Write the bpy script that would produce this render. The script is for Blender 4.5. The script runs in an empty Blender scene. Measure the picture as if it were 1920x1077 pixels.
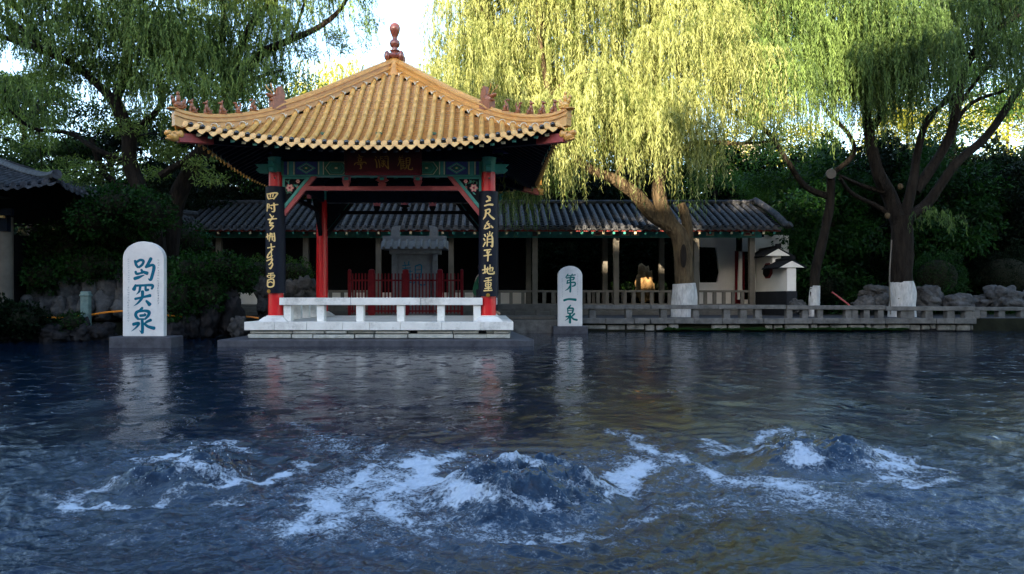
import bpy, bmesh, math, random
import numpy as np
from mathutils import Vector, Matrix, noise
PI = math.pi
sc = bpy.context.scene
C = bpy.context.collection
random.seed(7)
rng = np.random.default_rng(11)

# ---------------------------------------------------------------- camera
CAMZ = .98; F = 1400.0; VX, VY = 908.0, 558.0
cam = bpy.data.objects.new('camera', bpy.data.cameras.new('camera')); C.objects.link(cam)
cam.location = (0, 0, CAMZ); cam.rotation_euler = (PI/2, 0, 0)
cam.data.sensor_width = 36; cam.data.lens = F/1920*36
cam.data.shift_x = (960-VX)/1920; cam.data.shift_y = (VY-538.5)/1920
cam.data.clip_end = 3000; cam.data.clip_start = .05
sc.camera = cam
# ---------------------------------------------------------------- sky, sun, exposure
SUN_EL = math.radians(14); SUN_AZ = math.radians(200.4)      # azimuth from +Y towards +X
w = bpy.data.worlds.new('World'); sc.world = w; w.use_nodes = True
nt = w.node_tree; bg = nt.nodes['Background']
sky = nt.nodes.new('ShaderNodeTexSky'); sky.sky_type = 'NISHITA'; sky.sun_disc = False
sky.sun_elevation = SUN_EL; sky.sun_rotation = SUN_AZ; sky.air_density = 1.0; sky.dust_density = 1.0; sky.ozone_density = 1.5
nt.links.new(sky.outputs[0], bg.inputs[0]); bg.inputs[1].default_value = .15
sl = bpy.data.lights.new('sun', 'SUN'); so = bpy.data.objects.new('sun', sl); C.objects.link(so)
sdir = Vector((math.sin(SUN_AZ)*math.cos(SUN_EL), math.cos(SUN_AZ)*math.cos(SUN_EL), math.sin(SUN_EL)))
so.rotation_euler = sdir.to_track_quat('Z', 'Y').to_euler(); so.location = (0, 0, 30)
sl.energy = 5; sl.angle = math.radians(.5); sl.color = (1, .84, .60)
sc.view_settings.view_transform = 'Standard'; sc.view_settings.look = 'None'
sc.view_settings.exposure = 2.35; sc.view_settings.gamma = 1

# ---------------------------------------------------------------- helpers
def P(px, py, d): return Vector(((px-VX)/F*d, d, CAMZ+(VY-py)/F*d))
def X(px, d): return (px-VX)/F*d
def Z(py, d): return CAMZ+(VY-py)/F*d
WO = {}
def tag(o, label=None, cat=None, group=None, kind=None):
    if label: o['label'] = label
    if cat: o['category'] = cat
    if group: o['group'] = group
    if kind: o['kind'] = kind
    return o
def empty(name, loc, label, cat, group=None):
    o = bpy.data.objects.new(name, None); C.objects.link(o); o.location = loc
    o.empty_display_size = .2; WO[o.name] = Vector(loc)
    return tag(o, label, cat, group)
def link(name, me, parent=None, loc=None):
    o = bpy.data.objects.new(name, me); C.objects.link(o)
    if parent is not None: o.parent = parent; WO[o.name] = WO[parent.name]
    else:
        o.location = loc or (0, 0, 0); WO[o.name] = Vector(o.location)
    return o
class MB:
    def __init__(s, T=None): s.v = []; s.f = []; s.mi = []; s.mats = []; s.cur = 0; s.T = T
    def use(s, m):
        if m not in s.mats: s.mats.append(m)
        s.cur = s.mats.index(m); return s
    def add(s, vs, fs):
        b = len(s.v)
        if s.T: vs = [s.T(Vector(p)) for p in vs]
        s.v += [tuple(p) for p in vs]
        for f in fs: s.f.append([b+i for i in f]); s.mi.append(s.cur)
    def box(s, c, d, rz=0, taper=1.0, rx=0, ry=0):
        M = Matrix.Rotation(rz, 3, 'Z') @ Matrix.Rotation(rx, 3, 'X') @ Matrix.Rotation(ry, 3, 'Y')
        vs = []
        for z in (-1, 1):
            t = taper if z > 0 else 1
            for x, y in ((-1, -1), (1, -1), (1, 1), (-1, 1)):
                vs.append(Vector(c) + M @ Vector((x*d[0]/2*t, y*d[1]/2*t, z*d[2]/2)))
        s.add(vs, [(3, 2, 1, 0), (4, 5, 6, 7), (0, 1, 5, 4), (1, 2, 6, 5), (2, 3, 7, 6), (3, 0, 4, 7)])
    def bx(s, x0, x1, y0, y1, z0, z1): s.box(((x0+x1)/2, (y0+y1)/2, (z0+z1)/2), (abs(x1-x0), abs(y1-y0), abs(z1-z0)))
    def bar(s, a, b, w, h, up=(0, 0, 1)):
        a = Vector(a); b = Vector(b); d = (b-a).normalized(); u = Vector(up)
        sd = d.cross(u).normalized(); u = sd.cross(d)
        vs = [p+sd*w/2*i+u*h/2*j for p in (a, b) for i, j in ((-1, -1), (1, -1), (1, 1), (-1, 1))]
        s.add(vs, [(0, 1, 2, 3), (7, 6, 5, 4), (0, 4, 5, 1), (1, 5, 6, 2), (2, 6, 7, 3), (3, 7, 4, 0)])
    def prism(s, poly, o, ux, uy, n):         # poly 2d in plane o,ux,uy; extruded by n
        o = Vector(o); ux = Vector(ux); uy = Vector(uy); n = Vector(n); k = len(poly)
        a = [o+ux*p[0]+uy*p[1] for p in poly]; b = [q+n for q in a]
        s.add(a+b, [tuple(range(k))[::-1], tuple(range(k, 2*k))]+[(i, (i+1) % k, k+(i+1) % k, k+i) for i in range(k)])
    def tube(s, pts, rad, seg=8, cap=True, bump=0):
        pts = [Vector(p) for p in pts]; n = len(pts); vs = []
        if not hasattr(rad, '__len__'): rad = [rad]*n
        t0 = (pts[1]-pts[0]).normalized(); u = t0.orthogonal().normalized()
        for i, p in enumerate(pts):
            t = (pts[min(i+1, n-1)]-pts[max(i-1, 0)]).normalized()
            u = (u-t*u.dot(t)).normalized(); w_ = t.cross(u)
            for k in range(seg):
                a = 2*PI*k/seg; r = rad[i]
                if bump: r *= 1+bump*(noise.noise(Vector((math.cos(a)*2.2, math.sin(a)*2.2, i*.3+p.x)))+.5*noise.noise(Vector((math.cos(a)*6, math.sin(a)*6, i*.25+p.x))))
                vs.append(p+(u*math.cos(a)+w_*math.sin(a))*r)
        fs = [(i*seg+k, i*seg+(k+1) % seg, (i+1)*seg+(k+1) % seg, (i+1)*seg+k) for i in range(n-1) for k in range(seg)]
        if cap: fs += [tuple(range(seg))[::-1], tuple(range((n-1)*seg, n*seg))]
        s.add(vs, fs)
    def lathe(s, c, prof, seg=20):
        c = Vector(c); vs = []; n = len(prof)
        for r, z in prof:
            for k in range(seg):
                a = 2*PI*k/seg; vs.append(c+Vector((r*math.cos(a), r*math.sin(a), z)))
        fs = [(i*seg+k, i*seg+(k+1) % seg, (i+1)*seg+(k+1) % seg, (i+1)*seg+k) for i in range(n-1) for k in range(seg)]
        fs += [tuple(range(seg))[::-1], tuple(range((n-1)*seg, n*seg))]
        s.add(vs, fs)
    def ell(s, c, r, seg=10, rings=7, R=None):
        c = Vector(c); vs = []; fs = []
        for i in range(rings+1):
            th = PI*i/rings
            for k in range(seg):
                a = 2*PI*k/seg
                q = Vector((math.sin(th)*math.cos(a)*r[0], math.sin(th)*math.sin(a)*r[1], math.cos(th)*r[2]))
                if R: q = R @ q
                vs.append(c+q)
        for i in range(rings):
            for k in range(seg): fs.append((i*seg+k, (i+1)*seg+k, (i+1)*seg+(k+1) % seg, i*seg+(k+1) % seg))
        s.add(vs, fs)
    def build(s, name, mat=None, parent=None, loc=None, smooth=False, bevel=0, kind=None):
        me = bpy.data.meshes.new(name)
        off = WO[parent.name] if parent is not None else Vector(loc or (0, 0, 0))
        me.from_pydata([(a-off.x, b-off.y, c-off.z) for a, b, c in s.v], [], s.f)
        if s.mats:
            for m in s.mats: me.materials.append(m)
            me.polygons.foreach_set('material_index', s.mi)
        elif mat: me.materials.append(mat)
        if smooth:
            me.polygons.foreach_set('use_smooth', [True]*len(me.polygons))
            try: me.set_sharp_from_angle(angle=math.radians(42))
            except Exception: pass
        me.update()
        o = link(name, me, parent, loc)
        if bevel:
            b = o.modifiers.new('bevel', 'BEVEL'); b.width = bevel; b.segments = 2; b.limit_method = 'ANGLE'; b.angle_limit = math.radians(40)
        if kind: o['kind'] = kind
        return o

def cr(pts, n=4):                      # catmull-rom
    P_ = [Vector(p) for p in pts]; out = []
    if len(P_) < 3: return [P_[0].lerp(P_[-1], i/(n*1.0)) for i in range(n+1)]
    for i in range(len(P_)-1):
        a = P_[max(i-1, 0)]; b = P_[i]; c = P_[i+1]; d = P_[min(i+2, len(P_)-1)]
        for k in range(n):
            t = k/n
            out.append(.5*((2*b)+(c-a)*t+(2*a-5*b+4*c-d)*t*t+(3*b-a-3*c+d)*t**3))
    out.append(P_[-1]); return out

# ---------------------------------------------------------------- materials
def mat(name, col, rough=.6, var=.25, scale=6, bump=.15, bscale=None, col2=None, spec=.5, coat=0, metal=0, stretch=None, detail=6, stain=0, staincol=(.05, .05, .045), bdist=.02):
    m = bpy.data.materials.new(name); m.use_nodes = True; N = m.node_tree.nodes; Lk = m.node_tree.links
    b = N['Principled BSDF']; b.inputs['Roughness'].default_value = rough; b.inputs['Metallic'].default_value = metal
    b.inputs['Specular IOR Level'].default_value = spec; b.inputs['Coat Weight'].default_value = coat
    b.inputs['Coat Roughness'].default_value = .12
    g = N.new('ShaderNodeNewGeometry'); src = g.outputs['Position']
    if stretch:
        mp = N.new('ShaderNodeMapping'); mp.inputs['Scale'].default_value = stretch; Lk.new(src, mp.inputs[0]); src = mp.outputs[0]
    n = N.new('ShaderNodeTexNoise'); n.inputs['Scale'].default_value = scale; n.inputs['Detail'].default_value = detail; n.inputs['Roughness'].default_value = .65
    Lk.new(src, n.inputs['Vector'])
    r = N.new('ShaderNodeValToRGB'); r.color_ramp.elements[0].position = .3; r.color_ramp.elements[1].position = .7
    c2 = col2 or tuple(min(1, c*(1+var)) for c in col)
    c1 = tuple(c*(1-var) for c in col) if not col2 else col
    r.color_ramp.elements[0].color = (*c1, 1); r.color_ramp.elements[1].color = (*c2, 1)
    Lk.new(n.outputs['Fac'], r.inputs[0]); out = r.outputs[0]
    if stain:
        n3 = N.new('ShaderNodeTexNoise'); n3.inputs['Scale'].default_value = scale*.45; n3.inputs['Detail'].default_value = 8; n3.inputs['Roughness'].default_value = .75
        Lk.new(src, n3.inputs['Vector'])
        r3 = N.new('ShaderNodeValToRGB'); r3.color_ramp.elements[0].position = .52; r3.color_ramp.elements[1].position = .68
        r3.color_ramp.elements[0].color = (0, 0, 0, 1); r3.color_ramp.elements[1].color = (stain, stain, stain, 1)
        Lk.new(n3.outputs['Fac'], r3.inputs[0])
        mx = N.new('ShaderNodeMix'); mx.data_type = 'RGBA'; Lk.new(r3.outputs[0], mx.inputs[0]); Lk.new(out, mx.inputs[6]); mx.inputs[7].default_value = (*staincol, 1); out = mx.outputs[2]
    Lk.new(out, b.inputs['Base Color'])
    if bump:
        n2 = N.new('ShaderNodeTexNoise'); n2.inputs['Scale'].default_value = bscale or scale*4; n2.inputs['Detail'].default_value = 5; Lk.new(src, n2.inputs['Vector'])
        bp = N.new('ShaderNodeBump'); bp.inputs['Strength'].default_value = bump; bp.inputs['Distance'].default_value = bdist; Lk.new(n2.outputs['Fac'], bp.inputs['Height']); Lk.new(bp.outputs[0], b.inputs['Normal'])
    return m
def leafmat(name, c1, c2, trans=.35, cs=.6, tint=(1.2, 1.15, .5), sp=.3):
    m = bpy.data.materials.new(name); m.use_nodes = True; N = m.node_tree.nodes; Lk = m.node_tree.links
    b = N['Principled BSDF']; b.inputs['Roughness'].default_value = .5; b.inputs['Specular IOR Level'].default_value = sp
    at = N.new('ShaderNodeAttribute'); at.attribute_name = 'v'
    g = N.new('ShaderNodeNewGeometry'); n = N.new('ShaderNodeTexNoise'); n.inputs['Scale'].default_value = cs; n.inputs['Detail'].default_value = 2
    Lk.new(g.outputs['Position'], n.inputs['Vector'])
    ad = N.new('ShaderNodeMath'); ad.operation = 'MULTIPLY_ADD'; Lk.new(n.outputs['Fac'], ad.inputs[0]); ad.inputs[1].default_value = 1.6; ad.inputs[2].default_value = -.8
    a2 = N.new('ShaderNodeMath'); a2.operation = 'ADD'; a2.use_clamp = True; Lk.new(ad.outputs[0], a2.inputs[0]); Lk.new(at.outputs['Fac'], a2.inputs[1])
    mx = N.new('ShaderNodeMix'); mx.data_type = 'RGBA'; Lk.new(a2.outputs[0], mx.inputs[0]); mx.inputs[6].default_value = (*c1, 1); mx.inputs[7].default_value = (*c2, 1)
    Lk.new(mx.outputs[2], b.inputs['Base Color'])
    t = N.new('ShaderNodeBsdfTranslucent'); tm = N.new('ShaderNodeMix'); tm.data_type = 'RGBA'; tm.blend_type = 'MULTIPLY'; tm.inputs[0].default_value = 1
    Lk.new(mx.outputs[2], tm.inputs[6]); tm.inputs[7].default_value = (*tint, 1); Lk.new(tm.outputs[2], t.inputs[0])
    s = N.new('ShaderNodeMixShader'); s.inputs[0].default_value = trans
    Lk.new(b.outputs[0], s.inputs[1]); Lk.new(t.outputs[0], s.inputs[2]); Lk.new(s.outputs[0], N['Material Output'].inputs[0])
    return m
M = {}
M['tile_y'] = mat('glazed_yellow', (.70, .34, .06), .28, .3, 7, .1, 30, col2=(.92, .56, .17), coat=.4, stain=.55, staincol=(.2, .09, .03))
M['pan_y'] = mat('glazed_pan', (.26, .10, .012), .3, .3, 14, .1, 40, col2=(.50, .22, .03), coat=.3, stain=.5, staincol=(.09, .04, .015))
M['ridge_y'] = mat('glazed_ridge', (.60, .27, .055), .35, .3, 5, .1, 30, col2=(.78, .42, .11), coat=.3, stain=.3, staincol=(.22, .09, .04))
M['terra'] = mat('terracotta_glaze', (.32, .11, .045), .4, .35, 20, .3, 60, coat=.3)
M['finial'] = mat('brown_glaze', (.26, .075, .05), .22, .25, 8, .05, coat=.6)
M['mortar'] = mat('lime_mortar', (.75, .68, .52), .9, .12, 15, .3)
M['bulb'] = mat('glossy_black', (.012, .012, .014), .08, .1, 5, 0, coat=1)
M['red'] = mat('red_lacquer', (.66, .010, .014), .36, .08, 3, .06, 20, coat=.12, stain=.2, staincol=(.3, .01, .012))
M['rail_red'] = mat('faded_red_paint', (.34, .05, .05), .5, .2, 8, .1)
M['darkred'] = mat('dark_red_paint', (.13, .008, .012), .5, .25, 6, .1)
M['plaque'] = mat('oxblood_lacquer', (.045, .004, .007), .35, .3, 3, .03, coat=.3)
M['gold'] = mat('gold_leaf', (.85, .60, .24), .4, .1, 30, .1, metal=.1)
M['oldgold'] = mat('dull_gold', (.30, .16, .03), .5, .25, 30, .1)
M['navy'] = mat('navy_lacquer', (.004, .006, .016), .5, .3, 4, .04, spec=.2)
M['quay'] = mat('quay_rubble', (.08, .078, .07), .85, .25, 5, .7, 18, col2=(.30, .29, .265), stain=.8, staincol=(.04, .045, .03))
M['teal'] = mat('teal_paint', (.04, .25, .21), .55, .25, 10, .1)
M['green'] = mat('green_paint', (.02, .14, .08), .55, .3, 10, .1)
M['blue'] = mat('blue_paint', (.02, .03, .16), .55, .3, 10, .1)
M['lilac'] = mat('lilac_paint', (.18, .14, .32), .6, .4, 30, .1)
M['cream'] = mat('cream_paint', (.62, .55, .36), .6, .2, 20, .1)
M['pink'] = mat('pink_paint', (.60, .16, .2), .6, .3, 30, .1)
M['darkwood'] = mat('dark_or_shaded_timber', (.0035, .005, .008), .6, .4, 6, .2)
M['darkblue'] = mat('dark_blue_or_shaded_timber', (.004, .009, .02), .55, .5, 8, .15)
M['white'] = mat('white_marble', (.70, .665, .62), .6, .1, 3, .25, 25, col2=(.87, .84, .79), stain=.75, staincol=(.30, .28, .25))
M['whitewall'] = mat('whitewash_wall', (.74, .71, .67), .85, .08, 1.2, .1, 12, stain=.18, staincol=(.3, .3, .3))
M['steleW'] = mat('white_stele', (.60, .58, .57), .6, .06, 2.5, .2, 18, col2=(.76, .74, .72), stain=.3, staincol=(.4, .4, .43))
M['inkblue'] = mat('teal_blue_ink', (.002, .115, .19), .5, .1, 20, .03)
M['inkteal'] = mat('teal_green_ink', (.002, .14, .14), .5, .1, 20, .03)
M['faintink'] = mat('faint_grey_ink', (.17, .21, .26), .7, .1, 20, .03)
M['slab'] = mat('grey_wet_slab', (.045, .045, .055), .5, .3, 5, .4, 22, col2=(.10, .10, .115), stain=.5, staincol=(.03, .03, .035))
M['stone'] = mat('grey_weathered_stone', (.07, .068, .066), .8, .25, 4, .5, 18, col2=(.18, .175, .168), stain=.6, staincol=(.06, .06, .055))
M['stonel'] = mat('beige_stone', (.07, .066, .06), .8, .25, 4, .4, 18, col2=(.13, .122, .112), stain=.4, staincol=(.1, .095, .085))
M['rubble'] = mat('pale_rubble', (.34, .34, .31), .85, .25, 7, .7, 18, col2=(.56, .55, .50), stain=.55, staincol=(.12, .11, .09))
M['rock'] = mat('grey_limestone', (.02, .02, .022), .85, .4, 3, 1, 11, col2=(.12, .118, .118), stain=.6, staincol=(.02, .022, .02), bdist=.05)
M['rockd'] = mat('dark_wet_rock', (.006, .006, .007), .7, .4, 3, .8, 9, col2=(.032, .031, .034), bdist=.05)
M['rocko'] = mat('ochre_scholar_rock', (.22, .12, .04), .8, .3, 5, .8, 14, col2=(.36, .22, .09), bdist=.05)
M['moss'] = mat('moss', (.006, .02, .003), .9, .5, 20, .6, 60)
M['paving'] = mat('grey_paving', (.035, .035, .04), .8, .2, 2, .3, 20, col2=(.06, .06, .066))
M['soil'] = mat('dark_soil', (.008, .009, .006), .95, .4, 2, .5, 12, col2=(.022, .024, .015))
M['tile_g'] = mat('grey_clay_tile', (.012, .013, .017), .6, .3, 7, .3, 30, col2=(.085, .088, .10), stain=.5, staincol=(.02, .022, .02))
M['pan_g'] = mat('dark_clay_pan', (.008, .009, .011), .7, .3, 7, .3, 30)
M['pillar'] = mat('beige_painted_pillar', (.11, .10, .085), .6, .15, 3, .1, 15, col2=(.16, .145, .125))
M['fascia'] = mat('red_fascia', (.22, .02, .015), .6, .3, 8, .1)
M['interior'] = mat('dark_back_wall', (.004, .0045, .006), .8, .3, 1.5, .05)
M['charcoal'] = mat('charcoal_plinth', (.018, .02, .025), .7, .2, 4, .2)
M['stonegrey'] = mat('grey_carved_stone', (.15, .155, .165), .75, .2, 8, .3, 25, col2=(.22, .225, .235))
M['bark'] = mat('dark_bark', (.006, .005, .0045), .9, .4, 3, 1, 7, col2=(.026, .021, .017), stretch=(3, 3, .6), bdist=.06)
M['bark2'] = mat('willow_bark', (.025, .018, .012), .9, .4, 3, 1, 7, col2=(.13, .095, .055), stretch=(3, 3, .6), bdist=.06)
M['lime'] = mat('limewash_on_bark', (.30, .30, .30), .9, .2, 8, .9, 12, col2=(.62, .61, .6), stretch=(2, 2, .5), stain=.35, staincol=(.2, .19, .18), bdist=.03)
M['pale'] = mat('pale_cut_wood', (.10, .09, .08), .8, .2, 8, .2)
M['cloth'] = mat('green_cloth', (.01, .10, .05), .9, .2, 10, .2)
M['skin'] = mat('skin', (.42, .24, .16), .55, .05, 10, .02)
M['hair'] = mat('black_hair', (.01, .009, .008), .5, .2, 30, .3)
M['trousers'] = mat('dark_trousers', (.015, .016, .022), .9, .2, 10, .2)
M['orange'] = mat('orange_hose', (.7, .22, .015), .5, .1, 10, .05)
M['bollard'] = mat('pale_green_post', (.12, .19, .18), .6, .3, 8, .3)
M['far'] = mat('cream_render', (.36, .32, .26), .9, .08, .3, 0)
M['glass'] = mat('dark_window', (.05, .06, .08), .15, .1, 1, 0)
for k_ in ('bark', 'bark2', 'rock', 'rockd', 'tile_g', 'pan_g', 'interior', 'darkwood', 'darkblue', 'soil', 'paving', 'stone', 'stonel', 'charcoal', 'moss', 'darkred', 'pillar', 'stonegrey', 'slab', 'plaque', 'inkblue', 'inkteal', 'oldgold'):
    M[k_].node_tree.nodes['Principled BSDF'].inputs['Specular IOR Level'].default_value = .1
LEAF = dict(
    hazy=leafmat('leaf_hazy_willow', (.022, .052, .012), (.21, .31, .085), .35, 1.2, sp=.2),
    mid=leafmat('leaf_mid_green', (.012, .04, .008), (.09, .19, .035), .35, .8, sp=.15),
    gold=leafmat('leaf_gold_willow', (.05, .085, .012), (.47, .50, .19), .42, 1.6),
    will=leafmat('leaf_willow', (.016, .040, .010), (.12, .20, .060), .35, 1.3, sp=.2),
    dark=leafmat('leaf_dark', (.008, .026, .006), (.045, .11, .020), .3, .8, sp=.15),
    deep=leafmat('leaf_deep_shade', (.0016, .0050, .0028), (.007, .018, .007), .15, .5, sp=.06),  # near-black leaf: shade of the dense trees put into the colour
    yel=leafmat('leaf_yellow', (.20, .22, .02), (.44, .42, .07), .45, .5),
    ivy=leafmat('leaf_ivy', (.004, .017, .004), (.016, .062, .011), .25, 1.2, sp=.12),
    pagoda=leafmat('leaf_locust', (.008, .026, .008), (.045, .095, .026), .3, .8, sp=.15))
# ---------------------------------------------------------------- roof tile generator
def tile_rows(mb, xs, sp, v0, v1, zf, r, mt, mp, step=.075, nb=14, arc=5):
    """xs: barrel positions; v0(x), v1(x): start/end of a row; zf(x, v): height. Local frame (x, v, z)."""
    for x in xs:
        a, b = v0(x), v1(x)
        if b-a < .05: continue
        mb.use(mt); n = max(2, int(nb*(b-a)/3)+2); vs = []
        seglen = .26
        ts = []
        k = 0; v = b
        while v > a: ts.append(v); v -= seglen
        ts.append(a); ts = ts[::-1]
        L = []
        for i in range(len(ts)-1):
            L.append((ts[i], r)); L.append((ts[i+1]-.012, r*.97)); L.append((ts[i+1]-.011, r*.86))
        L.append((ts[-1], r))
        for v, rr in L:
            z = zf(x, v)
            for q in range(arc+1):
                t = PI*q/arc; vs.append((x-math.cos(t)*rr, v, z+math.sin(t)*rr*1.05+.012))
        fs = [(i*(arc+1)+q, i*(arc+1)+q+1, (i+1)*(arc+1)+q+1, (i+1)*(arc+1)+q) for i in range(len(L)-1) for q in range(arc)]
        mb.add(vs, fs)
    for x0 in xs:
        x = x0+sp/2
        a, b = v0(x), v1(x)
        if b-a < .05: continue
        mb.use(mp); vs = []; L = []
        v = b
        ts = []
        while v > a: ts.append(v); v -= step
        ts.append(a); ts = ts[::-1]
        for i in range(len(ts)-1):
            L.append((ts[i], 0)); L.append((ts[i+1], .036))
        w_ = sp/2
        for v, dz in L:
            z = zf(x, v)
            for q in (-1, -.5, 0, .5, 1): vs.append((x+q*w_, v-.012*(1-q*q), z+dz-.02*(1-q*q)))
        mb.add(vs, [(i*5+q, i*5+q+1, (i+1)*5+q+1, (i+1)*5+q) for i in range(len(L)-1) for q in range(4)])
def end_caps(mb, xs, sp, v1, zf, r, mt, drip=.085):
    mb.use(mt)
    for x in xs:
        v = v1(x); z = zf(x, v)+.02
        pol = [(math.cos(t)*r*1.12, math.sin(t)*r*1.12) for t in np.linspace(0, 2*PI, 13)[:-1]]
        mb.prism(pol, (x, v+.005, z), (1, 0, 0), (0, -.25, 1), (0, .025, .006))
        pol = [(math.cos(t)*r*.7, math.sin(t)*r*.7) for t in np.linspace(0, 2*PI, 11)[:-1]]
        mb.prism(pol, (x, v+.031, z+.006), (1, 0, 0), (0, -.25, 1), (0, .006, .001))
        x2 = x+sp/2; v = v1(x2); z = zf(x2, v)-.01
        h = drip; w_ = sp*.44
        pol = [(-w_, .012), (-w_*.97, -h*.35), (-w_*.55, -h*.85), (0, -h*1.25), (w_*.55, -h*.85), (w_*.97, -h*.35), (w_, .012), (0, -.01)]
        mb.prism(pol, (x2, v+.01, z), (1, 0, 0), (0, -.3, 1), (0, .02, .004))

# ================================================================= PAVILION
PC = Vector((X(716.5, 15.8), 18.05, 0)); HS = 2.25     # centre, half column spacing
HT_u = [0, .67, 1.48, 2.14, 2.66, 3.22, 3.75]
HT_z = [5.80, 5.30, 4.65, 4.18, 3.92, 3.72, 3.66]
def ridge_z(u): return CAMZ+float(np.interp(u, HT_u, HT_z))
_pc = np.polyfit(HT_u, HT_z, 3)
def ridge_z(u): return CAMZ+float(np.polyval(_pc, u))
def zroof(x, v):
    s = min(1, abs(x)/max(v, .01))
    return ridge_z(v)-.33-.42*(v/3.7)**2.3*(1-s**2.2)
def vend(x): return 3.5+.22*min(1.1, abs(x)/3.7)**3
def rotT(k, c=PC):
    # local (x, v, z): v outward. k=0 front (towards camera, -y)
    def T(p):
        a = [(p[0], -p[1]), (p[1], p[0]), (-p[0], p[1]), (-p[1], -p[0])][k]
        return Vector((c.x+a[0], c.y+a[1], p[2]))
    return T
pav = empty('pavilion', (PC.x, PC.y, 0), 'square open pavilion with golden tiled roof and red columns standing in the pool', 'pavilion')
FLZ = CAMZ-.503
# slabs
mb = MB(); mb.prism([(-3.17, -3.15), (2.85, -3.15), (3.17, -2.95), (2.7, 3.1), (-3.1, 3.1)], (PC.x, PC.y, -.6), (1, 0, 0), (0, 1, 0), (0, 0, .73))
mb.build('lower_slab', M['slab'], pav, bevel=.02)
mb = MB()
rs = random.Random(3)
for k in range(4):                                   # cap stones round the platform
    mb.T = rotT(k); x = -2.76; end = 2.76 if k % 2 == 0 else 2.3
    if k % 2: x = -2.3
    while x < end-.01:
        L_ = min(rs.uniform(.55, .85), end-x)
        if end-x-L_ < .25: L_ = end-x
        d_ = rs.uniform(-.006, .006)
        mb.box((x+L_/2, 2.53+d_, FLZ-.085), (L_-.006, .46, .17)); x += L_
mb.T = None; mb.box((PC.x, PC.y, FLZ-.09), (4.58, 4.58, .16))
mb.build('platform_capstones', M['white'], pav, bevel=.008)
mb = MB()
for k in range(4):
    mb.T = rotT(k)
    for (z0, z1) in ((.135, .225), (.235, .295)):
        x = -2.66
        while x < 2.6:
            L_ = min(rs.uniform(.3, .95), 2.66-x)
            if z1 > .25 and rs.random() < .25: x += L_*.5; continue
            mb.box((x+L_/2, 2.45+rs.uniform(-.03, .02), (z0+z1)/2+rs.uniform(-.004, .004)), (L_-.018, .5, z1-z0-rs.uniform(0, .014)), rz=rs.uniform(-.008, .008)); x += L_
mb.build('platform_stonework', M['rubble'], pav, bevel=.014)
mb = MB(); mb.box((PC.x, PC.y, .22), (4.7, 4.7, .18)); mb.build('platform_core', M['slab'], pav)
# columns
for ix in (-1, 1):
    for iy in (-1, 1):
        cx, cy = PC.x+ix*HS, PC.y+iy*HS
        mb = MB(); mb.lathe((cx, cy, 0), [(.158, FLZ+.10), (.157, FLZ+1.5), (.145, CAMZ+2.72)], 28)
        col = mb.build('column', M['red'], pav, smooth=True)
        mb = MB(); mb.box((cx, cy, FLZ+.05), (.62, .62, .10), taper=.62)
        mb.lathe((cx, cy, 0), [(.2, FLZ+.095), (.21, FLZ+.11), (.175, FLZ+.125)], 28); mb.build('plinth', M['white'], col, bevel=.01)
        mb = MB(); mb.lathe((cx, cy, 0), [(.15, CAMZ+2.64), (.152, CAMZ+2.9), (.17, CAMZ+2.95)], 28)
        mb.build('painted_cap', M['teal'], col, smooth=True)
        mb = MB(); mb.ell((cx+.02, cy+iy*.155, CAMZ+2.5), (.02, .02, .02)); mb.build('nail', M['stone'], col)
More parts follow.
